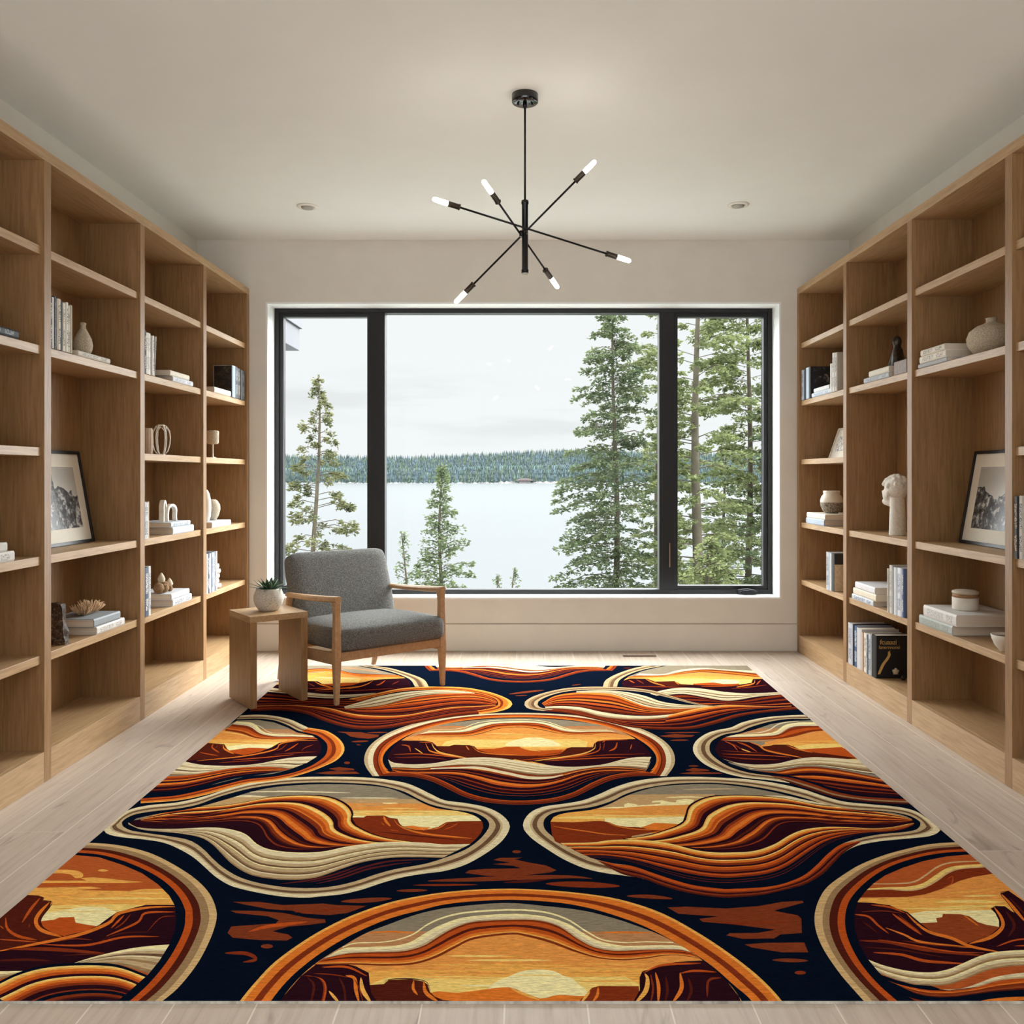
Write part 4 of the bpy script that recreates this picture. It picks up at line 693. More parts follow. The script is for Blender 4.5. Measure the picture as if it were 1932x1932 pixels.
S_(2, [(920, 238), (1000, 215), (1100, 200), (1200, 200), (1300, 210), (1400, 225), (1550, 235), (1760, 228)], [(960, 250), (1050, 243), (1150, 240), (1280, 262), (1400, 282), (1500, 277), (1620, 256), (1800, 240)], 'cr2 ta.8 cr1 dt.6 cr1 be.6')
S_(2, [(215, 300), (300, 252), (440, 230), (600, 232), (700, 248), (800, 288), (900, 322), (1050, 336), (1270, 328)], [(235, 322), (350, 320), (470, 332), (600, 355), (750, 372), (850, 378), (960, 378), (1080, 368), (1250, 338)], 'bo1 ru.8 or1 br.8 bo.8 pl.7 or1 pl.7 ru1 br1')
S_(2, [(440, 221), (600, 215), (750, 225), (880, 250), (1000, 290), (1150, 310), (1350, 318)], [(440, 230), (600, 232), (700, 247), (800, 287), (900, 321), (1050, 336), (1290, 326)], 'cr1 ta.6 cr1 dt.4 be1 dt.5 cr.6')
S_(2, [(240, 334), (350, 338), (470, 352), (600, 388), (750, 404), (900, 405), (1050, 395), (1160, 375)], [(300, 342), (400, 352), (520, 376), (660, 412), (800, 442), (1000, 454), (1100, 450), (1200, 440)], 'ru1 pl.8 or.7 pl.8 ru.8 pl1')
S_(2, [(235, 322), (350, 318), (470, 327), (600, 355), (750, 376), (900, 382), (1050, 372), (1190, 345)], [(240, 332), (350, 336), (470, 351), (600, 386), (750, 403), (900, 404), (1030, 393), (1140, 372)], 'cr2 be1 ta.6')
S_(2, [(1040, 378), (1150, 350), (1270, 325), (1400, 312), (1550, 315), (1700, 320), (1840, 316)], [(1000, 452), (1150, 444), (1260, 418), (1360, 388), (1490, 357), (1620, 338), (1840, 326)], 'go.8 bo1 ru1 pl.9 or1 ru1 pl1.2 ru.8 pl1')
S_(2, [(1400, 322), (1250, 306), (1100, 265), (950, 220), (800, 200), (650, 193), (500, 193), (350, 205), (200, 240), (122, 275), (100, 305), (130, 335), (230, 351)], [(1330, 322), (1200, 304), (1060, 268), (920, 234), (780, 217), (650, 212), (500, 211), (380, 222), (280, 245), (205, 278), (186, 305), (210, 328), (300, 341)], 'be1 ta.8 dt.8 be1')
S_(2, [(220, 350), (350, 362), (500, 390), (650, 425), (800, 457), (1000, 472), (1200, 466), (1350, 432), (1500, 387), (1650, 362), (1900, 338)], [(290, 340), (400, 351), (520, 376), (660, 411), (800, 442), (1000, 454), (1180, 449), (1320, 416), (1480, 371), (1650, 346), (1880, 322)], 'br1 ru1')

def build_rug():
    eps = 1e-6
    # outer rectangle first, so everything has a ground colour
    base = np.array([(RX0-.3, RY0-.3), (RX1+.3, RY0-.3), (RX1+.3, RY1+.5), (RX0-.3, RY1+.5)])
    shapes = [(base, PAL['nv'], None)]+[(q, c, None if k is None else k+1) for q, c, k in SHP]
    def clip_rect(Q):       # Sutherland-Hodgman to the rug rectangle
        P = [tuple(p) for p in Q]
        for ax, lim, sgn in ((0, RX0, 1), (0, RX1, -1), (1, RY0, 1), (1, RY1, -1)):
            out = []
            for i in range(len(P)):
                a, b = P[i-1], P[i]; da, db = (a[ax]-lim)*sgn, (b[ax]-lim)*sgn
                if (da >= 0) != (db >= 0):
                    t = da/(da-db); out.append((a[0]+(b[0]-a[0])*t, a[1]+(b[1]-a[1])*t))
                if db >= 0: out.append(b)
            P = out
            if not P: return []
        return P
    verts = []; edges = []; live = []
    for i, (q, c, k) in enumerate(shapes):
        P = clip_rect(q)
        R = []
        for p in P:
            if not R or math.hypot(p[0]-R[-1][0], p[1]-R[-1][1]) > 4e-5: R.append(p)
        if len(R) > 2 and math.hypot(R[0][0]-R[-1][0], R[0][1]-R[-1][1]) < 4e-5: R.pop()
        if len(R) < 3: continue
        b = len(verts); m = len(R); verts += [Vector(p) for p in R]; edges += [(b+j, b+(j+1) % m) for j in range(m)]; live.append((i, np.array(R)))
    ov, oe, of, mv, me_, mf = geometry.delaunay_2d_cdt(verts, edges, [], 0, eps, True)
    OV = np.array([(p.x, p.y) for p in ov]); keep = [f for f in of]; T = np.array([f[:3] for f in keep]); cen = OV[T].mean(axis=1)
    ins = {}; best = np.zeros(len(cen), int)
    clips = set(k for _, _, k in shapes if k is not None)
    for i, R in live:
        lo, hi = R.min(0), R.max(0)
        cand = np.nonzero((cen[:, 0] >= lo[0]) & (cen[:, 0] <= hi[0]) & (cen[:, 1] >= lo[1]) & (cen[:, 1] <= hi[1]))[0]
        if not len(cand): continue
        x = cen[cand, 0][:, None]; y = cen[cand, 1][:, None]; A = R[None]; B = np.roll(R, -1, axis=0)[None]
        side = (B[..., 0]-A[..., 0])*(y-A[..., 1])-(x-A[..., 0])*(B[..., 1]-A[..., 1])
        w = (((A[..., 1] <= y) & (B[..., 1] > y) & (side > 0)).sum(1)-((A[..., 1] > y) & (B[..., 1] <= y) & (side < 0)).sum(1))
        hit = cand[w != 0]
        if i in clips: z = np.zeros(len(cen), bool); z[hit] = True; ins[i] = z
        k = shapes[i][2]
        if k is not None: hit = hit[ins[k][hit]] if k in ins else hit[:0]
        best[hit] = i
    cols = [shapes[j][1] for j in best]
    nv = len(ov)
    me = bpy.data.meshes.new('area_rug')
    V = [(p.x, p.y, RT) for p in ov]; Fc = [tuple(f) for f in keep]
    # edge band and underside
    V += [(RX0, RY0, RT), (RX1, RY0, RT), (RX1, RY1, RT), (RX0, RY1, RT), (RX0, RY0, 0.0005), (RX1, RY0, 0.0005), (RX1, RY1, 0.0005), (RX0, RY1, 0.0005)]
    b = nv; side = [(b, b+1, b+5, b+4), (b+1, b+2, b+6, b+5), (b+2, b+3, b+7, b+6), (b+3, b, b+4, b+7), (b+4, b+5, b+6, b+7)]
    me.from_pydata(V, [], Fc+side); me.update()
    at_ = me.color_attributes.new('pile_colour', 'FLOAT_COLOR', 'CORNER')
    buf = np.zeros((len(me.loops), 4), np.float32)
    allc = cols+[srgb(172, 166, 154)]*5
    i = 0
    for p, c in zip(me.polygons, allc):
        buf[p.loop_start:p.loop_start+p.loop_total] = c
    at_.data.foreach_set('color', buf.ravel())
    # upward normals on the pattern
    bm = bmesh.new(); bm.from_mesh(me); bm.faces.ensure_lookup_table()
    flip = [f for f in bm.faces if f.index < len(Fc) and f.normal.z < 0]
    bmesh.ops.reverse_faces(bm, faces=flip); bm.to_mesh(me); bm.free()
    print('RUG', len(shapes), 'shapes', len(of), 'tris')
    M = NT('woven_rug_pile'); a = M.n('ShaderNodeAttribute'); a.attribute_name = 'pile_colour'
    rib = M.noise(M.co((28, 330, 1)), 1.0, 3, 0.6); rib2 = M.noise(M.co((90, 620, 1)), 1.0, 2, 0.5)
    k = M.math('ADD', M.mr(rib, 0.3, 0.7, 0.60, 1.16), M.mr(rib2, 0.35, 0.7, -0.12, 0.12))
    cc = M.n('ShaderNodeCombineXYZ'); [M.l(k, cc.inputs[j]) for j in range(3)]
    m = M.set(M.mix(1.0, a.outputs['Color'], cc.outputs[0], 'MULTIPLY'), 1.0, 0.0)
    M.bump(M.math('ADD', rib, rib2), 0.5, 0.0015)
    me.materials.append(m)
    o = bpy.data.objects.new('area_rug', me); COL.objects.link(o)
    tag(o, 'large rug with swirling orange, cream and navy desert sunset medallions', 'rug')
build_rug()
# ------------------------------------------------------------------ outside: eave, lake, far shore, trees
mat_eave = plain('grey_painted_eave', (76, 76, 79), 0.7, 0.2, var=0.05, scale=3)
mb = MB()
v = [at(545, 620, 8.2), at(569, 620, 8.2)]
mb.box(-2.9, at(565, 668, 8.2).x, 6.6, 8.2, at(0, 668, 8.2).z+0.03, at(0, 612, 8.2).z)
mb.box(-2.9, at(569, 600, 8.2).x, 6.6, 8.24, at(0, 620, 8.2).z, 3.1)
o = mb.build('roof_eave', mat_eave, bevel=0.004); tag(o, 'grey boarded corner of the roof eave seen at the top left of the window', 'eave')

WZ = -8.0
M = NT('pale_lake_water'); n = M.noise(M.co((0.02, 0.2, 1)), 1.0, 4)
M.set((0.05, 0.054, 0.056, 1), 0.2, 0.25); M.bump(n, 0.15, 0.05); mat_water = M.m
mesh = mesh_obj('lake', [(-1500, 45, WZ), (1500, 45, WZ), (1500, 1400, WZ), (-1500, 1400, WZ)], [(0, 1, 2, 3)], mat_water)
tag(mesh, 'pale still lake stretching from the trees to the far wooded shore', 'lake', kind='stuff')
# slope between the house and the water
rnd = random.Random(3)
V = []; Fc = []; nx, ny = 40, 26
def ground_z(X, Y):
    t = (Y-6.8)/41.2; z = -0.7-(8.6-0.7)*t**0.8+0.25*mnoise.noise(Vector((X*0.3, Y*0.3, 0)))
    if X > 8: z += min(1.6, (X-8)*0.12)*(1-abs(2*t-1))
    return z
for j in range(ny+1):
    for i in range(nx+1):
        X = -60+120*i/nx; Y = 6.8+(48-6.8)*j/ny
        t = (Y-6.8)/41.2; z = -0.7-(8.6-0.7)*t**0.8+0.25*mnoise.noise(Vector((X*0.3, Y*0.3, 0)))
        if X > 8: z += min(1.6, (X-8)*0.12)*(1-abs(2*t-1))
        V.append((X, Y, z))
for j in range(ny):
    for i in range(nx): a = j*(nx+1)+i; Fc.append((a, a+1, a+nx+2, a+nx+1))
M = NT('pale_bounce_ground'); n = M.noise(M.co(), 2.5, 6); mg = M.set(M.ramp(n, [(0.35, srgb(104, 107, 102)), (0.65, srgb(126, 128, 122))]), 0.95, 0.1)  # ground below the sill line, made pale to bounce light onto the ceiling
g = mesh_obj('hillside_ground', V, Fc, mg, smooth=True); tag(g, 'unseen ground, made pale to bounce light, falling away from the house to the lake', 'ground', kind='stuff')

# far wooded shore
D = F*(EYE-WZ)/(912-VY)
rnd = random.Random(11)
def shore_h(x):     # photo row of the tree tops along the far shore
    xs = [60, 560, 640, 700, 760, 850, 930, 1000, 1060, 1120, 1250, 1450, 1980]; ys = [858, 856, 858, 858, 857, 855, 851, 848, 846, 846, 848, 852, 852]
    return float(np.interp(x, xs, ys))
V = []; Fc = []
N = 60
for j, (dy, hk) in enumerate(((0, 0.0), (25, 0.12), (90, 0.55), (200, 0.72))):
    for i in range(N+1):
        x = 40+1960*i/N; top = EYE-(shore_h(x)+5-VY)*(D+160)/F
        V.append(((x-VX)*(D)/F*1.0, D+dy, WZ-0.5+(top-WZ)*hk+rnd.uniform(-.3, .3)))
for j in range(3):
    for i in range(N): a = j*(N+1)+i; Fc.append((a, a+1, a+N+2, a+N+1))
M = NT('far_forest_floor'); mff = M.set(srgb(50, 64, 60), 0.9, 0.1)
g = mesh_obj('far_shore_land', V, Fc, mff, smooth=True); tag(g, 'low rise of land under the forest on the far shore', 'land', kind='stuff')
rows = []
V = []; Fc = []; mi = []
for r in range(9):
    dy = 8+r*21; hk = min(1, r/8.0)
    x = 60
    while x < 1980:
        x += rnd.uniform(2.2, 5.0)
        X = (x-VX)*D/F; top = EYE-(shore_h(x)-VY)*(D+dy)/F
        base_top = WZ+11+rnd.uniform(-1, 2); zt = base_top+(top-base_top)*(hk**0.8)+rnd.uniform(-2.2, 1.2)
        if rnd.random() < 0.08: zt += 1.6
        h = rnd.uniform(13, 19); w = rnd.uniform(2.0, 3.6); zb = zt-h; b = len(V); k = 6; m = rnd.choice((0, 0, 1, 2))
        for lv, (zz, rr) in enumerate(((zb, w), (zb+h*0.35, w*0.85), (zb+h*0.36, w*0.6), (zb+h*0.7, w*0.42))):
            for q in range(k):
                a = 2*PI*q/k+lv; j = rnd.uniform(.75, 1.2); V.append((X+rr*j*math.cos(a), D+dy+rr*j*math.sin(a), zz))
        V.append((X, D+dy, zt))
        for lv in range(3):
            for q in range(k): Fc.append((b+lv*k+q, b+lv*k+(q+1) % k, b+(lv+1)*k+(q+1) % k, b+(lv+1)*k+q)); mi.append(m)
        for q in range(k): Fc.append((b+3*k+q, b+3*k+(q+1) % k, b+4*k)); mi.append(m)
fm = [plain('hazy_spruce', (58, 68, 66), 0.95, 0.05, var=0.2, scale=0.15), plain('hazy_fir', (66, 76, 64), 0.95, 0.05, var=0.2, scale=0.15), plain('hazy_grey_fir', (66, 77, 82), 0.95, 0.05, var=0.15, scale=0.15)]  # distance haze is put into the foliage colours
g = mesh_obj('far_forest', V, Fc, fm); g.data.polygons.foreach_set('material_index', mi)
tag(g, 'blue-green conifer forest covering the far shore of the lake', 'forest', kind='stuff')
V = []; Fc = []
for i in range(640):
    x = rnd.uniform(150, 1850); X = (x-VX)*(D-6)/F; s = rnd.uniform(0.5, 1.6)*(1.6 if 940 < x < 1060 else 1); b = len(V); zz = WZ-0.4+rnd.uniform(0, 0.6)
    for q in range(5): a = q*2*PI/5; V.append((X+s*2.6*math.cos(a), D-6+s*math.sin(a)+rnd.uniform(-3, 3), zz))
    V.append((X, D-5, zz+s*1.25)); Fc += [(b+q, b+(q+1) % 5, b+5) for q in range(5)]
g = mesh_obj('shore_rocks', V, Fc, plain('pale_shore_rock', (84, 82, 80), 0.9, 0.1, var=0.15, scale=0.4)); tag(g, 'band of pale rocks along the far waterline', 'rocks', kind='stuff')
c = empty('shore_cabin', at(990, 909, D-3), 'tiny pale low cabin with a wide roof on the far waterline', 'cabin')
mb = MB(); mb.box(-7, 7, -3, 3, -1.5, 2.2); mb.build('wall', plain('cabin_wall_grey', (110, 106, 102), 0.8), c)
mb = MB(); mb.prism([(-12, 1.6), (12, 1.6), (5, 4.2), (-5, 4.2)], 'y', -5, 5); mb.build('roof', plain('cabin_roof_brown', (92, 82, 78), 0.8), c)

# conifers near the house: trunk, limbs and clumps of needles
BARK = plain('grey_brown_bark', (66, 61, 50), 0.9, 0.1, var=0.25, scale=6)
def leafmat(name, a, b):
    M = NT(name); oi = M.noise(M.co(), 3.0, 3)
    m = M.set(M.ramp(oi, [(0.35, srgb(a)), (0.65, srgb(b))]), 0.8, 0.2)
    # light passing through the thin sprays
    t = M.n('ShaderNodeBsdfTranslucent'); M.l(M.ramp(oi, [(0.35, srgb(a)), (0.65, srgb(b))]), t.inputs[0]); x = M.n('ShaderNodeMixShader'); x.inputs[0].default_value = 0.35
    M.l(M.b.outputs[0], x.inputs[1]); M.l(t.outputs[0], x.inputs[2]); M.l(x.outputs[0], M.t.nodes['Material Output'].inputs[0]); return m
NEEDLE = {'green': leafmat('green_needles', (54, 66, 44), (86, 95, 64)), 'yellow': leafmat('yellow_green_needles', (70, 78, 46), (98, 104, 66)), 'olive': leafmat('olive_needles', (62, 66, 42), (88, 88, 58)), 'fresh': leafmat('fresh_green_needles', (62, 74, 48), (91, 101, 68))}
def conifer(name, label, px, ytop, Y, zb, prof, seed, mat='green', trunk_r=0.1, nb=70, lean=0.0, group='conifers outside the window', density=1.0, bare=0.0, droop=0.15, card=0.085, start=0.0, upturn=0.0):
    """prof: list of (height above base 0..1, half width m)"""
    rn = random.Random(seed); p = at(px, ytop, Y); zb = ground_z(p.x, Y)-.02; H = p.z-zb; root = empty(name, (p.x-lean*H, Y, zb), label, 'tree', group)
    hs = [a for a, _ in prof]; ws = [b for _, b in prof]
    tb = MB(); pts = [Vector((lean*H*t+0.05*math.sin(t*7+seed), 0, H*t)) for t in np.linspace(0, 1, 9)]
    tb.tube(pts, [trunk_r*(1-t)**0.8+0.008 for t in np.linspace(0, 1, 9)], 8)
    lv = []; lf = []
    for b in range(nb):
        t = start+(1-start)*((b+rn.random())/nb)**0.92
        if t > 0.985: t = 0.985
        w = float(np.interp(t, hs, ws))*rn.uniform(0.62, 1.12); a = rn.uniform(0, 2*PI); z0 = H*t; x0 = lean*z0
        if rn.random() < bare*0.3: w *= .5
        dr = droop*(1-t)*1.3-upturn; tip = Vector((x0+w*math.cos(a), w*math.sin(a), z0-w*dr+0.10*w*(t-0.3)))
        base = Vector((x0, 0, z0)); mid = base.lerp(tip, 0.5)+Vector((0, 0, 0.10*w*(0.6+t)))
        tb.tube([base, mid, tip], [max(0.006, trunk_r*0.20*(1-t)), 0.008, 0.004], 4, caps=False)
        nc = max(4, int((w+.12)*44*density))
        for i in range(nc):
            s = rn.uniform(bare, 1.03)**0.75
            q = base*(1-s)**2+mid*2*s*(1-s)+tip*s*s
            side = rn.uniform(-1, 1)*w*0.30*(1-s*0.72)+0.01; dirv = Vector((-math.sin(a), math.cos(a), 0))
            c = q+dirv*side+Vector((0, 0, rn.uniform(-.05, .03)-abs(side)*0.12))
            for _ in range(3):
                L = card*rn.uniform(.7, 1.5); d = Vector((math.cos(a)+rn.uniform(-.9, .9), math.sin(a)+rn.uniform(-.9, .9), rn.uniform(-.55, .45))).normalized()
                n = Vector((rn.uniform(-1, 1), rn.uniform(-1, 1), rn.uniform(-1, 1))); e = d.cross(n).normalized()*L*0.24
                k = len(lv); o3 = c+Vector((rn.uniform(-1, 1), rn.uniform(-1, 1), rn.uniform(-1, 1)))*0.035
                lv.extend((o3-e*0.5, o3+d*L*0.5-e, o3+d*L, o3+d*L*0.5+e)); lf.append((k, k+1, k+2, k+3))
    for i in range(60):   # leader tip
        z = H*rn.uniform(.93, 1.0); k = len(lv); a = rn.uniform(0, 2*PI); L = card*(1.3 if z < H*.97 else .9); d = Vector((math.cos(a)*.7, math.sin(a)*.7, .5)); o3 = Vector((lean*z, 0, z)); e = Vector((-math.sin(a), math.cos(a), 0))*L*.2
        lv.extend((o3, o3+d*L*.5-e, o3+d*L, o3+d*L*.5+e)); lf.append((k, k+1, k+2, k+3))
    tb.build('trunk', BARK, root)
    mesh_obj('needles', lv, lf, NEEDLE[mat], root)
    return root
zz = lambda px, y, Y: at(px, y, Y).z
conifer('conifer', 'tall full dark green conifer before the lake, left of the right window bar', 1160, 545, 18, 0,
        [(0, 1.1), (.22, 1.25), (.36, 1.30), (.5, 1.15), (.62, .86), (.74, .80), (.86, .55), (1, .05)], 5, 'green', 0.075, 230, 0.0, start=0.04, density=1.1, droop=.25, card=.07)
conifer('conifer', 'sparse young conifer with bare lower limbs at the left pane, behind the armchair', 600, 708, 16, 0,
        [(0, .8), (.25, .8), (.45, .85), (.65, .62), (.82, .36), (1, .03)], 21, 'olive', 0.06, 125, 0.018, start=0.05, density=.85, bare=.45, card=.065, droop=.12)
conifer('conifer', 'small neat pointed conifer standing alone right of the left window bar', 834, 876, 15, 0,
        [(0, .80), (.25, .78), (.45, .64), (.65, .45), (.84, .2), (1, .02)], 31, 'fresh', 0.045, 150, 0.0, start=0.02, density=.9, card=.055, droop=.02, upturn=.15)
conifer('conifer', 'thin wispy young conifer directly left of the small pointed one', 762, 1002, 14, 0,
        [(0, .36), (.5, .24), (.8, .12), (1, .02)], 41, 'fresh', 0.025, 60, 0.0, start=0.03, density=.55, card=.045, upturn=.3)
conifer('conifer', 'tiny conifer tip just above the sill, left of the tall dark one', 972, 1072, 14, 0, [(0, .22), (.6, .12), (1, .02)], 43, 'fresh', 0.02, 45, 0.0, start=.1, density=.3, card=.04, upturn=.3)
conifer('conifer', 'second tiny conifer tip at the sill, further left', 938, 1084, 14, 0, [(0, .25), (.6, .14), (1, .02)], 44, 'fresh', 0.02, 45, 0.0, start=.1, density=.3, card=.04, upturn=.3)
conifer('conifer', 'tall conifer with a thick bare trunk in the left half of the right pane', 1316, 430, 17, 0,
        [(0, .8), (.3, .95), (.6, 1.0), (.8, 1.1), (1, .05)], 51, 'yellow', 0.125, 110, 0.0, start=0.12, density=1.1, bare=.25, card=.08, droop=.1)
conifer('conifer', 'tall yellow-green conifer in the right half of the right pane', 1412, 420, 20, 0,
        [(0, 1.2), (.25, 1.4), (.5, 1.3), (.8, 1.2), (1, .05)], 61, 'yellow', 0.09, 165, 0.0, start=0.05, density=1.2, bare=.12, card=.085, droop=.15)
conifer('conifer', 'slim conifer partly hidden by the right window bar', 1243, 520, 21, 0,
        [(0, .9), (.4, 1.0), (.75, .8), (1, .05)], 71, 'yellow', 0.10, 120, 0.0, start=0.05, density=1.05, bare=.12, card=.08)
conifer('conifer', 'bushy green conifer filling the lower part of the right pane', 1340, 1015, 13, 0,
        [(0, 1.2), (.5, .85), (.85, .35), (1, .05)], 81, 'yellow', 0.06, 120, 0.0, start=.05, density=.8, card=.06, droop=.2)
conifer('conifer', 'dense conifer at the far right edge of the right pane', 1500, 560, 19, 0,
        [(0, 1.3), (.3, 1.4), (.7, 1.0), (1, .05)], 91, 'green', 0.13, 150, 0.0, start=.05, density=.75, card=.085)
conifer('conifer', 'mid-height conifer behind the two tall trunks in the right pane', 1368, 800, 24, 0,
        [(0, 1.3), (.3, 1.4), (.7, .9), (1, .05)], 95, 'green', 0.075, 130, 0.0, start=.05, density=.7, card=.09)
# ------------------------------------------------------------------ chandelier and downlights
mat_bm = plain('black_lamp_metal', (16, 16, 17), 0.35, 0.5, 0.4, var=0.1)
mat_sock = plain('dark_bronze_socket', (60, 50, 42), 0.4, 0.5, 0.6)
CY = 3.70; cx = at(990.5, 0, CY).x
ch = empty('chandelier', (cx, CY, ZC), 'black rod chandelier with six glowing tube bulbs hanging from the ceiling', 'chandelier')
MC = Matrix.Translation((-cx, -CY, -ZC))
mb = MB(); mb.lathe([(0.001, 0), (0.056, 0), (0.056, -0.032), (0.053, -0.035), (0.001, -0.035)], (0, 0, 0), 40); mb.build('canopy', plain('gloss_black_canopy', (14, 14, 15), 0.08, 0.6), ch)
mb = MB()
for sx in (-0.03, 0.03): mb.tube([(sx, 0, -0.034), (sx, 0, -0.046)], 0.0045, 8)
mb.tube([(0, 0, -0.034), (0, 0, -0.056)], 0.009, 12); mb.build('canopy_screws', mat_bm, ch)
zt, zb_ = at(0, 379, CY).z-ZC, at(0, 516, CY).z-ZC
mb = MB(); mb.tube([(0, 0, -0.03), (0, 0, zt)], 0.0045, 10); mb.build('stem', mat_bm, ch)
mb = MB(); mb.lathe([(0.001, zt+.002), (0.014, zt+.002), (0.0155, zt-0.004), (0.0155, zt-.012), (0.013, zt-.016), (0.013, zb_+.018), (0.0155, zb_+.015), (0.0155, zb_+.002), (0.001, zb_+.002)], seg=24); mb.build('hub_tube', mat_bm, ch)
mb = MB(); mb.lathe([(0.001, zb_+.003), (0.012, zb_+.002), (0.012, zb_-.004), (0.001, zb_-.005)], seg=20); mb.build('hub_end_cap', plain('pale_end_cap', (210, 206, 196), 0.4), ch)
BULB = bpy.data.materials.new('glowing_bulb_glass'); BULB.use_nodes = True; t = BULB.node_tree; t.nodes.clear()
em = t.nodes.new('ShaderNodeEmission'); em.inputs[0].default_value = (1.0, 0.92, 0.80, 1); em.inputs[1].default_value = BULB_E; oo = t.nodes.new('ShaderNodeOutputMaterial'); t.links.new(em.outputs[0], oo.inputs[0])
arms = [((816, 375, 3.58), (1190, 493, 3.82), (990, 429, 3.70)), ((911, 340, 3.50), (1053, 544, 3.90), (984, 441, 3.69)), ((1124, 303, 3.62), (858, 572, 3.78), (990, 437, 3.685))]
for A, B, Cc in arms:
    a, b = at(*A), at(*B); L = (b-a).length; d = (b-a).normalized()
    Rm = d.to_track_quat('Z', 'Y').to_matrix().to_4x4(); MM = MC @ Matrix.Translation(a) @ Rm
    arm = MB(); arm.tube([MM @ Vector((0, 0, 0.10)), MM @ Vector((0, 0, L-0.10))], 0.0042, 10); mid = at(*Cc)-Vector((cx, CY, ZC))
    arm.tube([mid+Vector((0, 0, .012)), mid-Vector((0, 0, .012))], 0.010, 12); ao = arm.build('arm', mat_bm, ch)
    for e, s in ((0, 1), (L, -1)):
        so = MB(); so.tube([MM @ Vector((0, 0, e+s*z)) for z in (0.066, 0.112, 0.113, 0.118)], [0.0115, 0.0115, 0.014, 0.012], 16); sk = so.build('socket', mat_sock, ch)
        bu = MB(); bu.tube([MM @ Vector((0, 0, e+s*z)) for z in (0.0, 0.003, 0.010, 0.05, 0.066)], [0.003, 0.007, 0.0095, 0.0105, 0.0095], 14); bu.build('bulb', BULB, ch)
mat_trimw = plain('white_downlight_trim', (236, 232, 222), 0.5, var=0.02)
for x, y, lab in ((580, 389, 'small white recessed downlight left of the chandelier'), (1393, 386, 'small white recessed downlight right of the chandelier')):
    Y = F*(ZC-EYE)/(VY-y); X = (x-VX)*Y/F
    d = empty('downlight', (X, Y, ZC), lab, 'ceiling light', 'recessed downlights')
    mb = MB(); mb.lathe([(0.036, -0.001), (0.062, -0.001), (0.062, -0.006), (0.040, -0.008), (0.036, -0.001)], seg=32); mb.build('trim_ring', mat_trimw, d)
    mb = MB(); mb.lathe([(0.001, -0.003), (0.037, -0.003), (0.034, -0.014), (0.001, -0.016)], seg=24); mb.build('lens', plain('grey_downlight_lens', (168, 166, 158), 0.3), d)

# ------------------------------------------------------------------ armchair
M = NT('light_ash_wood'); g = M.noise(M.co((30, 30, 30)), 1.5, 5, 0.6, 1.0); mat_ash = M.set(M.ramp(g, [(0.3, srgb(170, 132, 94)), (0.7, srgb(196, 161, 122))]), 0.4, 0.4)
M = NT('grey_tweed'); f1 = M.noise(M.co(), 210, 3, 0.75); f2 = M.noise(M.co((1, 1, 6)), 110, 3, 0.6)
c = M.mix(0.5, M.ramp(f1, [(0.38, srgb(50, 51, 52)), (0.5, srgb(97, 98, 97)), (0.62, srgb(160, 158, 152))]), M.ramp(f2, [(0.35, srgb(82, 83, 83)), (0.65, srgb(120, 119, 115))]))
mat_tweed = M.set(c, 0.9, 0.15); M.bump(f1, 0.6, 0.0015)
Fp = Vector((-0.971, 4.552, RT)); ang = math.radians(40.0)
chair = empty('armchair', Fp, 'grey tweed armchair with light wooden arms and legs, facing into the room by the window', 'armchair', rz=ang)
# local frame: x along the front (0..0.67), y backwards, z up; origin at the front left foot
Wc = 0.668
def slab(pts, w, M=None):  # tapered bar through (x,y,z,half x,half y)
    mb = MB(); v = []
    for (x, y, z, hx, hy) in pts: v += [(x-hx, y-hy, z), (x+hx, y-hy, z), (x+hx, y+hy, z), (x-hx, y+hy, z)]
    f = [(0, 1, 2, 3)[::-1], tuple(range(len(v)-4, len(v)))]
    for i in range(len(pts)-1):
        for k in range(4): f.append((i*4+k, i*4+(k+1) % 4, i*4+4+(k+1) % 4, i*4+4+k))
    mb.add(v, f); return mb
for x, sg in ((0, 1), (Wc, -1)):
    slab([(x, 0, 0, .0115, .0115), (x+sg*.002, .004, .22, .019, .020), (x+sg*.004, .006, .30, .019, .020), (x+sg*.004, .008, .48, .016, .017), (x+sg*.004, .012, .535, .017, .024)], 0).build('front_leg', mat_ash, chair, bevel=.004)
    slab([(x+sg*.02, .735, 0, .0115, .0125), (x+sg*.016, .655, .24, .017, .020), (x+sg*.010, .60, .40, .016, .018), (x+sg*.006, .565, .512, .014, .017)], 0).build('rear_leg', mat_ash, chair, bevel=.004)
    mb = MB(); n = 14; v = []
    for i in range(n):
        t = i/(n-1); y = -0.012+0.60*t; z = 0.549-0.034*t-0.004*math.sin(PI*t); hw = 0.019+0.011*math.sin(PI*min(1, t*1.15))*(1 if t < .87 else .6); th = 0.016-0.003*t
        xc = x+sg*0.004-sg*0.002*math.sin(PI*t)
        v += [(xc-hw, y, z-th*.55), (xc-hw*.5, y, z-th), (xc+hw*.5, y, z-th), (xc+hw, y, z-th*.55), (xc+hw, y, z+th*.4), (xc+hw*.55, y, z+th), (xc-hw*.55, y, z+th), (xc-hw, y, z+th*.4)]
    f = [tuple(range(8))[::-1], tuple(range(8*(n-1), 8*n))]+[(i*8+k, i*8+(k+1) % 8, i*8+8+(k+1) % 8, i*8+8+k) for i in range(n-1) for k in range(8)]
    mb.add(v, f); mb.build('armrest', mat_ash, chair, bevel=.002)
    mb = MB(); mb.prism([(0.012, .205), (0.70, .170), (0.69, .225), (0.012, .268)], 'x', x+sg*.004-.011, x+sg*.004+.011); mb.build('side_rail', mat_ash, chair, bevel=.003)
mb = MB(); mb.box(.012, Wc-.012, -.004, .018, .222, .270); mb.build('front_rail', mat_ash, chair, bevel=.003)
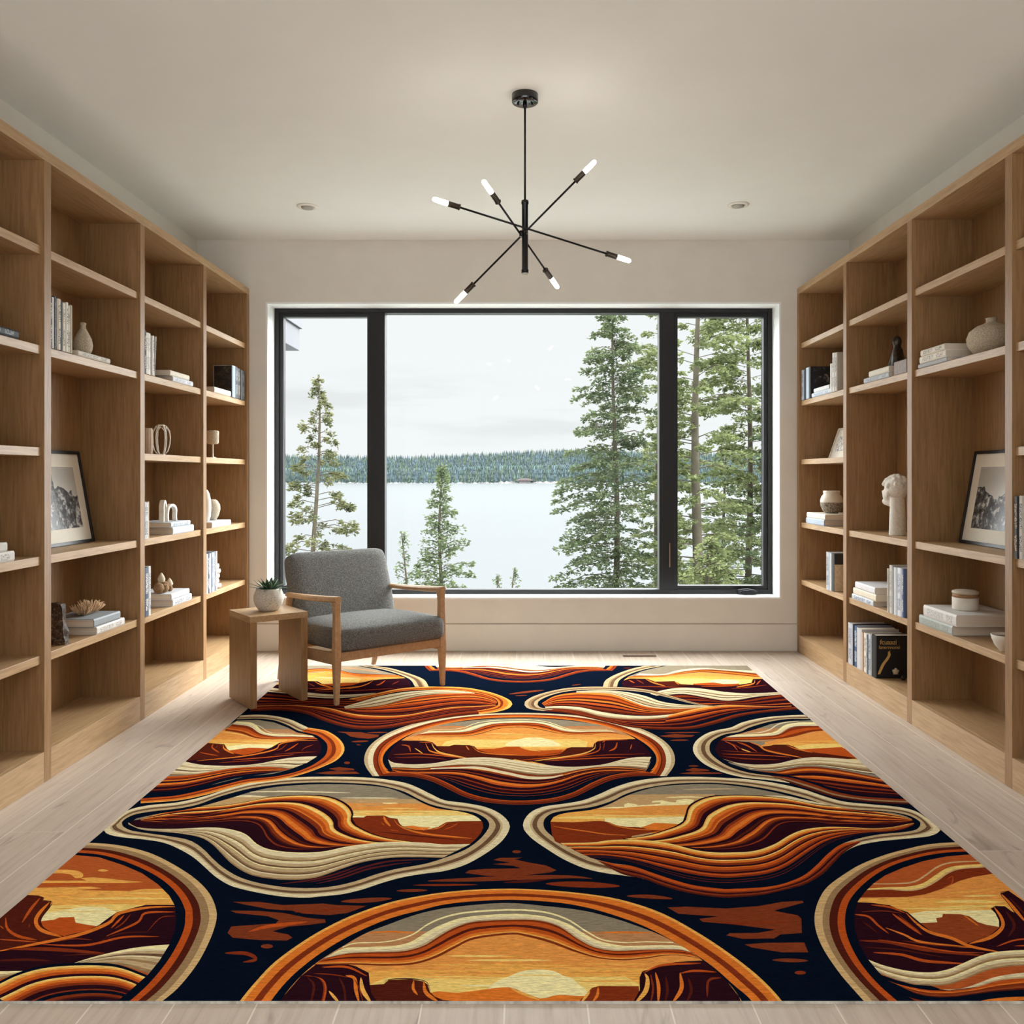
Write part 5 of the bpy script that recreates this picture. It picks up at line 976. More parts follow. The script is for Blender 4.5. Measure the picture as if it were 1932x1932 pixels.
mb = MB(); mb.box(.012, Wc-.012, .645, .665, .185, .225); mb.build('rear_rail', mat_ash, chair, bevel=.003)
def cushion(name, x0, x1, y0, y1, z0, z1, crown, M=None, r=0.03, nx=16, ny=14, nz=5):
    """rounded, crowned pad"""
    bm = bmesh.new(); bmesh.ops.create_cube(bm, size=1.0)
    bmesh.ops.subdivide_edges(bm, edges=bm.edges, cuts=11, use_grid_fill=True)
    hx, hy, hz = (x1-x0)/2, (y1-y0)/2, (z1-z0)/2
    for v in bm.verts:
        p = v.co*2; q = Vector((p.x*hx, p.y*hy, p.z*hz)); ic = Vector([max(-h+r, min(h-r, c)) for c, h in zip(q, (hx, hy, hz))])
        d = q-ic
        if d.length > 1e-6: q = ic+d.normalized()*min(r, d.length if max(abs(p.x), abs(p.y), abs(p.z)) < .999 else r)
        if q.z > 0: q.z += crown*(1-p.x**2)**.7*(1-p.y**2)**.7*(q.z/hz)
        bul = 0.008*(1-(q.z/hz)**2)
        q.x += bul*(1 if p.x > 0 else -1)*(abs(p.x) > .99); q.y += bul*(1 if p.y > 0 else -1)*(abs(p.y) > .99)
        v.co = Vector(((x0+x1)/2, (y0+y1)/2, (z0+z1)/2))+q
        if M: v.co = M @ v.co
    me = bpy.data.meshes.new(name); bm.to_mesh(me); bm.free(); me.polygons.foreach_set('use_smooth', [True]*len(me.polygons)); me.materials.append(mat_tweed)
    o = bpy.data.objects.new(name, me); COL.objects.link(o); o.parent = chair
    s = o.modifiers.new('s', 'SUBSURF'); s.levels = 1; s.render_levels = 1
    return o
Mseat = Matrix.Rotation(math.radians(-2.5), 4, 'X')
cushion('seat_cushion', .021, Wc+.008, -.040, .56, .264, .402, .022, Mseat, r=.034)
piv = Vector((0, .50, .33)); Mb = Matrix.Translation(piv) @ Matrix.Rotation(math.radians(-20), 4, 'X') @ Matrix.Translation(-piv)
cushion('back_cushion', .028, Wc+.0, .475, .585, .300, .775, 0.0, Mb, r=.040)
mb = MB(); mb.box(.06, Wc-.06, .592, .606, .34, .70, Mb); mb.build('back_frame', mat_ash, chair, bevel=.003)

# ------------------------------------------------------------------ side table and plant
ta = math.radians(37.5)
tb = empty('side_table', (-1.395, 4.469, RT), 'small wooden side table of three flat boards beside the armchair, holding the potted succulent', 'side table', rz=ta)
S = 0.312
mb = MB(); mb.box(0, .036, 0, S, 0, .4395); mb.build('side_panel', mat_ashv if 'mat_ashv' in globals() else mat_oak_v, tb, bevel=.0015)
mb = MB(); mb.box(S-.036, S, 0, S, 0, .4395); mb.build('side_panel', mat_oak_v, tb, bevel=.0015)
mb = MB(); mb.box(0, S, 0, S, .440, .472); mb.build('table_top', mat_oak_h, tb, bevel=.0015)
M = NT('speckled_stone_pot'); sp1 = M.noise(M.co(), 260, 2, .6); c = M.ramp(sp1, [(0.36, srgb(150, 142, 130)), (0.5, srgb(206, 200, 188)), (0.7, srgb(216, 210, 200))]); mat_pot = M.set(c, .8, .2); M.bump(sp1, .3, .001)
pc = Vector((-1.395, 4.469, 0))+Matrix.Rotation(ta, 3, 'Z') @ Vector((.158, .155, 0)); PZ = RT+.472
pl = empty('potted_succulent', (pc.x, pc.y, PZ), 'dark green succulent in a round speckled pale pot on the side table', 'potted plant')
mb = MB(); mb.lathe([(0.001, 0), (.046, 0), (.058, .012), (.072, .036), (.079, .062), (.077, .086), (.068, .108), (.064, .120), (.060, .119), (.062, .104), (.001, .100)], seg=48); mb.build('pot', mat_pot, pl)
mb = MB(); mb.lathe([(.001, .106), (.061, .102)], seg=24); mb.build('soil', plain('dark_soil', (60, 48, 38), .95, .1), pl)
rn = random.Random(5); M = NT('succulent_leaf'); n = M.noise(M.co(), 60, 3); mat_leaf = M.set(M.ramp(n, [(.3, srgb(44, 70, 50)), (.7, srgb(88, 112, 80))]), .45, .4)
mb = MB()
for i in range(38):
    a = i*2.39996; t = i/37; el = math.radians(12+62*t+rn.uniform(-6, 6)); L = (.108-.045*t)*rn.uniform(.85, 1.15); wd = .0125*rn.uniform(.85, 1.1)
    d = Vector((math.cos(a)*math.cos(el), math.sin(a)*math.cos(el), math.sin(el))); sd = Vector((-math.sin(a), math.cos(a), 0)); up = sd.cross(d)*-1
    base = Vector((math.cos(a)*.012, math.sin(a)*.012, .108)); v = []; n = 7
    for k in range(n):
        s = k/(n-1); w = wd*math.sin(PI*(.18+.82*s))**.7*(1-s**4)+.0004; c = base+d*L*s+Vector((0, 0, -.018*s*s*(1-t)))+up*(.006*s)
        v += [c-sd*w+up*.004*(1-s), c-up*.0035*(1-s*.8), c+sd*w+up*.004*(1-s), c+up*.0012]
    f = [(j*4+q, j*4+(q+1) % 4, j*4+4+(q+1) % 4, j*4+4+q) for j in range(n-1) for q in range(4)]+[tuple(range(4*(n-1), 4*n))]
    mb.add(v, f, True)
mb.build('leaves', mat_leaf, pl)
# ------------------------------------------------------------------ books
mat_pages = None
def pages_mat():
    global mat_pages
    if mat_pages is None:
        M = NT('book_pages'); n = M.noise(M.co((400, 1, 1)), 2, 2); mat_pages = M.set(M.ramp(n, [(.3, srgb(196, 182, 164)), (.7, srgb(226, 216, 202))]), .9, .1)
    return mat_pages
def cover_mat(rgb): return plain('book_cover', rgb, 0.55, 0.35, var=0.06, scale=40)
def title_mat(rgb, ink):
    key = ('t', rgb, ink)
    if key in MATS: return MATS[key]
    M = NT('spine_print'); a = M.noise(M.co((160, 160, 230)), 1.0, 2, .6); b = M.noise(M.co((1, 1, 14)), 1.0, 1)
    f = M.math('MULTIPLY', M.math('GREATER_THAN', a, .52), M.math('GREATER_THAN', b, .40))
    m = M.set(M.mix(f, srgb(rgb), srgb(ink)), .5, .3); MATS[key] = m; return m
BK = {}
def book_mesh(t, d, h, rgb, ink):
    """canonical: x thickness, y depth (spine at 0), z height"""
    o = bpy.data.objects.new('book', None); COL.objects.link(o)
    c = min(.0028, t*.16); mb = MB()
    mb.prism([(0, c*1.2), (0, d), (c, d), (c, c*1.4), (t-c, c*1.4), (t-c, d), (t, d), (t, c*1.2), (t*.8, 0), (t*.2, 0)], 'z', 0, h)
    mb.build('cover', cover_mat(rgb), o)
    mb = MB(); mb.box(c, t-c, c*1.4, d-.004, .003, h-.003); mb.build('pages', pages_mat(), o)
    if ink:
        mb = MB(); mb.box(t*.22, t*.78, -.0006, .0008, h*.12, h*.88); mb.build('spine_lettering', title_mat(rgb, ink), o)
    return o
SGN = {'left': -1, 'right': 1}
def ubook(side, ya, z, t, d, h, rgb, ink, label, group, x0=XF+.004, lean=0.0):
    """upright book occupying Y ya..ya+t"""
    o = book_mesh(t, d, h, rgb, ink)
    if side == 'left': o.location = (-x0, ya, z); o.rotation_euler = (0, 0, PI/2)
    else: o.location = (x0, ya+t, z); o.rotation_euler = (0, 0, -PI/2)
    if lean:
        o.rotation_euler = (Matrix.Rotation(lean, 4, 'X') @ o.rotation_euler.to_matrix().to_4x4()).to_euler()
    return tag(o, label, 'book', group)
def fbook(side, ya, yb, z, t, d, rgb, ink, label, group, x0=XF+.008, rot=0.0):
    o = book_mesh(t, d, yb-ya, rgb, ink)
    if side == 'left': Mx = Matrix(((0, -1, 0), (0, 0, -1), (1, 0, 0))); loc = Vector((-x0, yb, z))
    else: Mx = Matrix(((0, 1, 0), (0, 0, 1), (1, 0, 0))); loc = Vector((x0, ya, z))
    o.location = loc; o.rotation_euler = (Matrix.Rotation(rot, 3, 'Z') @ Mx).to_euler()
    return tag(o, label, 'book', group)
ORD = ['first', 'second', 'third', 'fourth', 'fifth', 'sixth', 'seventh', 'eighth', 'ninth', 'tenth', 'eleventh']
def row(side, y, z, specs, where, group, x0=XF+.004, dflt=.17):
    """upright books from the left as the photo shows them; specs: (thickness, height, colour, ink, colour word[, lean])"""
    for i, s in enumerate(specs):
        t, h, rgb, ink, word = s[:5]; lean = s[5] if len(s) > 5 else 0.0
        ya = y if side == 'left' else y-t
        lab = f"{word} book, {ORD[i]} from left in row {where}"
        ubook(side, ya, z+.0005, t-.0008, dflt, h, rgb, ink, lab, group, x0+(.002*((i*7) % 3)), lean)
        y = y+t if side == 'left' else y-t
    return y
NAVY, WHI, CRE, GRY, BLU, BLK, TAN = (30, 36, 52), (226, 224, 218), (208, 200, 184), (148, 150, 152), (120, 136, 152), (20, 20, 22), (186, 164, 136)
Z2, Z3, Z4, Z5, ZB = 1.71, 1.312, .885, .498, .12
e = .0005
# left bookcase, wide column beside the camera (tall opening with the framed picture)
row('left', 3.474, Z2, [(.014, .208, NAVY, WHI, 'thin navy'), (.017, .204, WHI, None, 'narrow white'), (.024, .212, NAVY, (90, 100, 120), 'dark navy'), (.026, .206, CRE, (40, 40, 44), 'cream spine-printed'), (.017, .200, (40, 44, 54), None, 'slate'),
    (.026, .198, (214, 208, 192), (120, 110, 90), 'ivory'), (.013, .204, WHI, (60, 60, 60), 'thin white'), (.019, .194, (196, 186, 164), (70, 66, 58), 'beige'), (.024, .200, (170, 158, 136), None, 'sand linen')], 'beside the gourd vase', 'books beside the gourd vase')
fbook('left', 3.70, 3.985, Z2+e, .022, .19, (206, 200, 186), (120, 116, 110), 'cream book lying flat under the gourd vase', None)
fbook('left', 3.862, 4.128, Z5+e, .034, .21, (214, 210, 202), (150, 146, 140), 'pale book lying flat, lower of the two under the dried coral', None)
fbook('left', 3.845, 4.085, Z5+.0355, .036, .21, (142, 148, 152), None, 'grey-blue book lying flat, upper of the two under the dried coral', None, rot=-.02)
# left, second column
row('left', 4.338, Z2, [(.022, .212, (52, 56, 64), WHI, 'dark grey'), (.020, .205, WHI, (90, 90, 90), 'white'), (.044, .208, (220, 216, 208), (150, 150, 150), 'wide white'), (.016, .200, (196, 194, 190), None, 'pale grey'), (.016, .202, WHI, (60, 60, 60), 'slim white'),
    (.014, .205, (168, 164, 160), (60, 60, 60), 'leaning grey', -.10)], 'left of the two flat white books', 'books left of the two flat white books')
fbook('left', 4.70, 4.985, Z2+e, .026, .18, (214, 216, 224), (140, 144, 160), 'pale lilac book lying flat, lower one beside the leaning book', None)
fbook('left', 4.665, 4.93, Z2+.0275, .028, .17, (220, 212, 194), None, 'cream book lying flat, upper one beside the leaning book', None)
row('left', 4.338, Z4, [(.026, .185, (190, 196, 204), (60, 70, 90), 'light blue-grey'), (.018, .182, (222, 222, 222), (60, 70, 80), 'white and grey'), (.022, .186, (186, 168, 140), None, 'tan')], 'left of the arch sculpture', 'books left of the arch sculpture')
fbook('left', 4.70, 4.995, Z4+e, .038, .21, (206, 212, 220), None, 'pale blue book lying flat, lower one under the white arch sculpture', None)
fbook('left', 4.675, 4.945, Z4+.0395, .026, .20, (188, 196, 206), (120, 130, 140), 'blue-grey book lying flat, upper one under the white arch sculpture', None)
row('left', 4.340, Z5, [(.050, .245, (78, 88, 104), WHI, 'wide blue-grey'), (.028, .247, (222, 222, 220), (100, 110, 130), 'tall white')], 'left of the seed pods', 'books left of the seed pods')
fbook('left', 4.70, 4.965, Z5+e, .036, .21, (214, 216, 218), (60, 64, 74), 'white printed book lying flat, lower one under the dried seed pods', None)
fbook('left', 4.68, 4.93, Z5+.0375, .032, .20, (200, 202, 206), None, 'light grey book lying flat, upper one under the dried seed pods', None)
# left, far column
row('left', 5.655, Z2, [(.060, .205, (148, 166, 186), None, 'blue-grey spined black'), (.048, .205, (40, 46, 54), (150, 158, 166), 'charcoal'), (.064, .200, (34, 32, 32), (150, 140, 126), 'black patterned'), (.082, .196, BLK, (110, 102, 92), 'wide black patterned')], "at the left bookcase's window end", 'dark books at the window end', dflt=.125)
mb = MB(); mb.box(-1.998, -1.885, 5.6535, 5.6549, Z2+.004, Z2+.203)
M = NT('dark_floral_cover'); n = M.noise(M.co(), 26, 5, .7, 1.2); o = mb.build('flower_cover', M.set(M.ramp(n, [(.45, srgb(16, 16, 16)), (.62, srgb(54, 48, 42)), (.72, srgb(150, 112, 104)), (.8, srgb(30, 30, 30))]), .35, .4))
bk = [q for q in bpy.data.objects if q.get('label', '').startswith('blue-grey spined black')][0]; o.parent = bk; o.matrix_parent_inverse = (Matrix.Translation(bk.location) @ bk.rotation_euler.to_matrix().to_4x4()).inverted()
fbook('left', 5.33, 5.63, Z2+e, .034, .17, (222, 212, 194), None, 'cream book lying flat left of the dark books', None)
fbook('left', 5.29, 5.63, Z4+e, .034, .20, (198, 206, 214), (150, 160, 170), 'pale blue book lying flat under the two pale vases', None)
row('left', 5.19, Z5, [(.024, .238, (222, 222, 222), (60, 66, 80), 'white striped'), (.034, .240, (58, 66, 86), (220, 220, 220), 'dark blue'), (.024, .236, (216, 218, 222), (90, 100, 120), 'white printed'), (.030, .240, (150, 160, 176), (70, 76, 90), 'steel blue'),
    (.024, .238, (206, 208, 212), (80, 84, 96), 'silver-grey'), (.026, .240, (120, 128, 142), WHI, 'slate blue'), (.018, .240, (214, 214, 214), None, 'thin silver')], 'left of the stone stack', 'books left of the stone stack')
# left, nearest visible column
fbook('left', 3.00, 3.262, Z2+e, .030, .20, (44, 46, 54), (150, 156, 166), 'dark book lying flat at the left edge, above eye level', None)
fbook('left', 2.98, 3.235, Z4+e, .038, .20, (216, 214, 208), (150, 150, 150), 'white book lying flat at the left edge, lower of two', None)
fbook('left', 2.96, 3.190, Z4+.0395, .034, .19, (204, 202, 196), None, 'pale grey book lying flat at the left edge, upper of two', None)
# right bookcase, wide column with the framed picture
G = None
fbook('right', 3.885, 4.165, Z2+e, .020, .21, (166, 168, 170), None, 'thin grey book lying flat, lowest beside the round vase', None)
fbook('right', 3.895, 4.150, Z2+.0215, .032, .20, (222, 214, 200), (120, 110, 100), 'cream book lying flat, middle one beside the round vase', None)
fbook('right', 3.905, 4.140, Z2+.0545, .028, .20, (216, 208, 192), (110, 104, 96), 'ivory book lying flat, topmost beside the round vase', None)
fbook('right', 3.835, 4.155, Z5+e, .044, .24, (166, 172, 166), (140, 148, 140), 'sage-grey book lying flat, lower one under the lidded jar', None)
fbook('right', 3.800, 4.110, Z5+.0455, .052, .27, (212, 210, 206), (160, 160, 160), 'thick white book lying flat, upper one under the lidded jar', None)
# right, second column
fbook('right', 4.50, 4.83, Z2+e, .026, .19, (176, 180, 186), (110, 116, 124), 'grey book lying flat, lower one under the dark figurine', None)
fbook('right', 4.50, 4.76, Z2+.0275, .030, .18, (216, 208, 192), None, 'cream book lying flat, upper one under the dark figurine', None)
fbook('right', 4.70, 5.005, Z5+e, .030, .20, (198, 204, 212), (60, 76, 110), 'blue-printed book lying flat, lowest of three', None)
fbook('right', 4.665, 4.985, Z5+.0315, .036, .20, (222, 212, 192), None, 'cream book lying flat, middle of three', None)
fbook('right', 4.68, 4.955, Z5+.0685, .036, .20, (220, 220, 222), None, 'white book lying flat, topmost of three', None)
row('right', 4.512, Z5, [(.018, .225, (200, 196, 186), (110, 110, 110), 'grey-beige'), (.042, .245, (196, 192, 184), (120, 120, 120), 'taupe'), (.014, .240, (50, 56, 70), None, 'thin dark blue'), (.040, .240, (198, 204, 208), None, 'pale blue-grey'), (.050, .242, (208, 212, 218), (66, 84, 120), 'wide blue-lettered'), (.024, .240, (90, 110, 150), WHI, 'mid blue')],
    'right of three flat books', 'books right of the three flat books', dflt=.18)
yl = row('right', 5.060, ZB, [(.070, .235, (186, 188, 196), (90, 96, 112), 'wide silver-grey'), (.018, .236, (44, 48, 60), None, 'thin black'), (.046, .232, (62, 92, 128), (210, 220, 230), 'blue lettered'), (.070, .228, (196, 194, 192), None, 'wide pale grey'), (.020, .212, (196, 164, 142), None, 'peach'), (.050, .215, (214, 208, 196), (110, 104, 96), 'cream printed'),
    (.018, .212, (120, 132, 146), WHI, 'thin steel'), (.044, .222, (168, 174, 180), (50, 56, 64), 'light steel'), (.060, .228, BLK, None, 'black gold-lettered')], 'on the bottom shelf', 'books on the bottom shelf', dflt=.21)
bb = [q for q in bpy.data.objects if q.get('label', '').startswith('black gold-lettered')][0]
GOLD = plain('gold_cover_print', (196, 158, 96), .4, .4)
MI = (Matrix.Translation(bb.location) @ bb.rotation_euler.to_matrix().to_4x4()).inverted()
yf = yl-.0004
mb = MB(); pts = smooth([(1.897, .142), (1.906, .165), (1.920, .195), (1.940, .222), (1.952, .245), (1.950, .262), (1.960, .268)], 24); w = np.interp(np.arange(24), [0, 12, 18, 23], [.007, .010, .008, .003])
v = []
for (x, z), ww in zip(pts, w): v += [(x-ww, yf-.0012, z), (x+ww, yf-.0012, z+.002)]
mb.add(v, [(2*i, 2*i+1, 2*i+3, 2*i+2) for i in range(23)]); o = mb.build('gold_stroke', GOLD); o.parent = bb; o.matrix_parent_inverse = MI
mb = MB(); mb.lathe([(.001, 0), (.013, 0), (.018, .003), (.014, .007), (.001, .008)], seg=14, M=Matrix.Translation((1.985, yf-.001, .158)) @ Matrix.Rotation(PI/2, 4, 'X'), fn=lambda a, z: 1+.18*math.sin(5*a))
o = mb.build('shell_motif', plain('pale_shell_print', (196, 180, 158), .7)); o.parent = bb; o.matrix_parent_inverse = MI
for txt, x, z, s in (('fcuaazi', 1.902, .302, .036), ('lanernnonsi', 1.897, .278, .0255)):
    cu = bpy.data.curves.new('cover_lettering', 'FONT'); cu.body = txt; cu.size = s; cu.extrude = .0002; cu.space_character = .95
    tmp = bpy.data.objects.new('tmp', cu); COL.objects.link(tmp); cu.materials.append(GOLD); bpy.context.view_layer.update()
    me = bpy.data.meshes.new_from_object(tmp.evaluated_get(bpy.context.evaluated_depsgraph_get())); me.name = 'cover_lettering'; bpy.data.objects.remove(tmp)
    o = bpy.data.objects.new('cover_lettering', me); COL.objects.link(o); o.parent = bb
    o.matrix_parent_inverse = MI; o.location = (x, yf-.0008, z); o.rotation_euler = (PI/2, 0, 0)
# right, far column
row('right', 5.905, Z2, [(.050, .200, (150, 156, 166), (40, 44, 54), 'grey lettered'), (.030, .203, (34, 38, 46), None, 'thin black'), (.070, .206, (176, 190, 204), None, 'pale blue'), (.035, .206, BLK, None, 'black illustrated')], 'in the right bookcase beside the window', 'books by the window in the right bookcase', dflt=.19)
bk = [q for q in bpy.data.objects if q.get('label', '').startswith('black illustrated')][0]; MI2 = (Matrix.Translation(bk.location) @ bk.rotation_euler.to_matrix().to_4x4()).inverted()
yy = 5.905-.185; mb = MB(); mb.box(1.90, 2.065, yy-.0014, yy-.0002, Z2+.006, Z2+.202)
M = NT('dark_swirl_cover'); n = M.noise(M.co(), 11, 4, .6, 1.6); o = mb.build('swirl_cover', M.set(M.ramp(n, [(.52, srgb(18, 18, 22)), (.60, srgb(60, 58, 60)), (.66, srgb(150, 132, 116)), (.70, srgb(24, 24, 28))]), .35, .4)); o.parent = bk; o.matrix_parent_inverse = MI2
fbook('right', 5.36, 5.70, Z2+e, .026, .17, (196, 206, 218), (120, 130, 140), 'pale blue book lying flat in front of the black illustrated book', None)
fbook('right', 5.38, 5.66, Z2+.0275, .026, .16, (214, 216, 216), None, 'white book lying flat on the pale blue one by the window', None)
row('right', 5.352, Z2, [(.030, .175, (216, 214, 208), None, 'short white', ), (.040, .235, (210, 208, 204), (60, 60, 60), 'tall grey-white'), (.036, .232, (190, 184, 174), (50, 50, 50), 'tall beige')], 'right of the flat pale blue pair', 'pale books by the right upright', dflt=.17)
fbook('right', 5.47, 5.815, Z4+e, .040, .20, (166, 178, 192), None, 'blue-grey book lying flat, lower one under the glazed jar', None)
fbook('right', 5.45, 5.800, Z4+.0415, .034, .20, (220, 212, 198), None, 'cream book lying flat, upper one under the glazed jar', None)
row('right', 5.425, Z5, [(.060, .232, (176, 180, 186), (70, 76, 84), 'silver patterned'), (.030, .230, (196, 200, 204), None, 'plain silver'), (.044, .230, (48, 46, 44), None, 'dark-topped beige')], 'beneath the glazed jar niche', 'books in the lowest far niche on the right', dflt=.18)
bk = [q for q in bpy.data.objects if q.get('label', '').startswith('dark-topped')][0]; MI3 = (Matrix.Translation(bk.location) @ bk.rotation_euler.to_matrix().to_4x4()).inverted()
yy = 5.425-.134; mb = MB(); mb.box(1.885, 2.06, yy-.0014, yy-.0002, Z5+.003, Z5+.165); o = mb.build('beige_cover', plain('sand_cover', (206, 188, 160), .8, .1, var=.15, scale=60)); o.parent = bk; o.matrix_parent_inverse = MI3
row('right', 3.348, Z4, [(.030, .236, (40, 36, 36), TAN, 'dark brown'), (.030, .240, (190, 186, 178), (60, 60, 60), 'grey'), (.022, .238, (224, 222, 216), (90, 90, 90), 'white'), (.030, .240, (36, 46, 66), WHI, 'dark blue'), (.030, .236, (200, 196, 186), None, 'light'), (.03, .236, (60, 60, 66), None, 'charcoal')], 'at the right edge of the photo', 'books at the right edge')

# ------------------------------------------------------------------ ornaments
M = NT('sandstone_ceramic'); n = M.noise(M.co(), 240, 3, .7); mat_sand = M.set(M.ramp(n, [(.34, srgb(148, 134, 114)), (.55, srgb(192, 180, 160)), (.75, srgb(208, 198, 180))]), .9, .1); M.bump(n, .5, .0015)
mat_cer = plain('white_matt_ceramic', (222, 216, 204), .7, .25, var=.05, scale=20, bump=.1)
M = NT('white_plaster'); n = M.noise(M.co(), 90, 4); mat_plast = M.set(M.ramp(n, [(.3, srgb(206, 200, 190)), (.7, srgb(228, 224, 216))]), .85, .15); M.bump(n, .3, .002)
def lathe_thing(name, prof, loc, mat, label, cat, fn=None, group=None, seg=40):
    mb = MB(); mb.lathe(prof, seg=seg, fn=fn); o = mb.build(name, mat, loc=loc); return tag(o, label, cat, group)
lathe_thing('gourd_vase', [(.001, 0), (.026, 0), (.036, .018), (.040, .042), (.035, .070), (.022, .096), (.0125, .114), (.0105, .126), (.013, .137), (.010, .141), (.007, .138), (.006, .12), (.001, .11)], (-1.935, 3.845, Z2+.023), mat_sand, 'small beige gourd-shaped vase standing on a flat book, left bookcase', 'vase')
lathe_thing('round_vase', [(.001, 0), (.045, 0), (.072, .018), (.093, .050), (.097, .078), (.086, .108), (.058, .130), (.028, .141), (.022, .146), (.021, .158), (.024, .164), (.019, .164), (.017, .150), (.001, .145)], (2.000, 3.735, Z2), mat_sand, 'large squat speckled vase with a short neck, upper right bookcase', 'vase', seg=56)
lathe_thing('ribbed_vase', [(.001, 0), (.022, 0), (.026, .004), (.029, .06), (.027, .115), (.024, .132), (.021, .134), (.020, .12), (.001, .10)], (-1.935, 4.500, Z3), plain('brown_white_ribbed_clay', (190, 170, 150), .7, .2, var=.12, scale=60), 'small ribbed brown and white vase beside the white wire lantern', 'vase', fn=lambda a, z: 1+.05*math.cos(14*a), seg=56)
# wire lantern
mb = MB(); 
for k in range(6):
    a = 2*PI*k/6+.3; pts = [(.018, 0), (.034, .02), (.043, .055), (.046, .09), (.040, .128), (.026, .150), (.010, .158)]; mb.tube([(r*math.cos(a), r*math.sin(a), z+.004) for r, z in pts], .0032, 8)
    b = a+PI/6; mb.tube([(.043*math.cos(a), .043*math.sin(a), .118), (.030*math.cos(b), .030*math.sin(b), .150)], .0026, 6)
mb.tube([(.018*math.cos(t), .018*math.sin(t), .004) for t in np.linspace(0, 2*PI, 20)], .0035, 6, caps=False); mb.tube([(.016*math.cos(t), .016*math.sin(t), .160) for t in np.linspace(0, 2*PI, 20)], .0035, 6, caps=False)
tag(mb.build('wire_lantern', mat_cer, loc=(-1.945, 4.700, Z3)), 'open white wire lantern ornament on the middle left shelf', 'ornament')
# goblet candle holder
g = empty('candle_goblet', (-1.950, 5.495, Z3), 'pale stone goblet candle holder on a thin stem, far left column', 'candle holder')
mb = MB(); mb.lathe([(.001, .088), (.030, .088), (.036, .096), (.037, .166), (.034, .172), (.031, .170), (.030, .12), (.001, .11)], seg=32); mb.build('cup', mat_sand, g)
mb = MB(); mb.lathe([(.001, 0), (.020, 0), (.020, .004), (.006, .009), (.0045, .03), (.0045, .08), (.010, .088), (.001, .089)], seg=20); mb.build('stem', mat_cer, g)
lathe_thing('oval_vase', [(.001, 0), (.020, 0), (.029, .03), (.033, .08), (.031, .13), (.023, .170), (.014, .190), (.010, .196), (.001, .196)], (-1.955, 5.385, Z4+.0345), mat_cer, 'tall narrow white oval vase on the flat pale blue book', 'vase')
lathe_thing('egg_vase', [(.001, 0), (.026, 0), (.043, .030), (.053, .070), (.050, .100), (.035, .124), (.022, .132), (.016, .132), (.001, .12)], (-1.975, 5.545, Z4+.0345), mat_sand, 'rounded speckled vase beside the tall white oval vase', 'vase')
# white stone stack
mb = MB(); rn = random.Random(2)
for k in range(5):
    mb.lathe([(.001, k*.031), (.026, k*.031+.002), (.030, k*.031+.014), (.027, k*.031+.028), (.001, k*.031+.030)], (rn.uniform(-.005, .005), rn.uniform(-.006, .006), 0), 12, fn=lambda a, z, s=rn.random()*6: 1+.14*math.sin(3*a+s)+.06*math.sin(7*a+s*2+z*80))
tag(mb.build('stone_stack', plain('white_rough_stone', (220, 214, 204), .9, .1, var=.15, scale=50, bump=.4), loc=(-1.925, 5.465, Z5)), 'small stack of rough white stones right of the upright books', 'ornament')
# dried coral
mb = MB(); rn = random.Random(4)
for k in range(230):
    u = rn.uniform(-1, 1); y = u*.075; sprd = rn.uniform(-.035, .035); z0 = .004; L = rn.uniform(.035, .062)*(1-.35*u*u); a = rn.uniform(-.5, .5)
    b = Vector((sprd*.5, y*.75, z0)); tpt = Vector((sprd*1.25, y+.015*math.sin(a)+u*.012, z0+L)); m_ = (b+tpt)/2+Vector((rn.uniform(-.004, .004), rn.uniform(-.004, .004), 0))
    mb.tube([b, m_, tpt], [.0016, .0034, .0012], 5)
tag(mb.build('dried_coral', plain('dried_tan_coral', (196, 164, 130), .9, .1, var=.25, scale=120), loc=(-1.985, 3.985, Z5+.0725)), 'frilly dried tan coral lying on the two flat books', 'ornament')
def slab_rough(name, dims, loc, mat, label, cat, seed, rot=0, amp=.008):
    bm = bmesh.new(); bmesh.ops.create_cube(bm, size=1.0); bmesh.ops.subdivide_edges(bm, edges=bm.edges, cuts=9, use_grid_fill=True)
    for v in bm.verts:
        p = Vector((v.co.x*dims[0], v.co.y*dims[1], (v.co.z+.5)*dims[2])); tp = p.z/dims[2]
        p.x *= 1-.35*tp; p.y *= 1-.25*tp**2
        if p.z > .002: p += mnoise.noise_vector(p*38+Vector((seed, 0, 0)))*amp
        v.co = p
    me = bpy.data.meshes.new(name); bm.to_mesh(me); bm.free(); me.materials.append(mat); o = bpy.data.objects.new(name, me); COL.objects.link(o); o.location = loc; o.rotation_euler = (0, 0, rot)
    return tag(o, label, cat)
M = NT('banded_brown_stone'); n = M.noise(M.co((1, 1, 1)), 60, 5, .6, 1.5); mat_brst = M.set(M.ramp(n, [(.42, srgb(44, 34, 28)), (.6, srgb(92, 72, 56)), (.72, srgb(176, 156, 132))]), .6, .3)
slab_rough('stone_bookend', (.09, .035, .170), (-1.945, 3.645, Z5), mat_brst, 'jagged brown stone bookend half hidden by the upright', 'bookend', 3)
slab_rough('stone_lump', (.06, .06, .075), (-1.93, 3.125, Z3), plain('grey_rough_stone', (150, 148, 144), .9, .1, var=.3, scale=80), 'rough grey stone at the left edge of the photo', 'ornament', 9)
mb = MB(); mb.box(-.06, .06, -.10, .10, 0, .055); o = mb.build('dark_box', plain('dark_marbled_box', (52, 54, 62), .4, .4, var=.5, scale=60), bevel=.003, loc=(-1.97, 3.035, Z2+.031)); tag(o, 'small dark marbled box on the flat dark book, left edge', 'box')
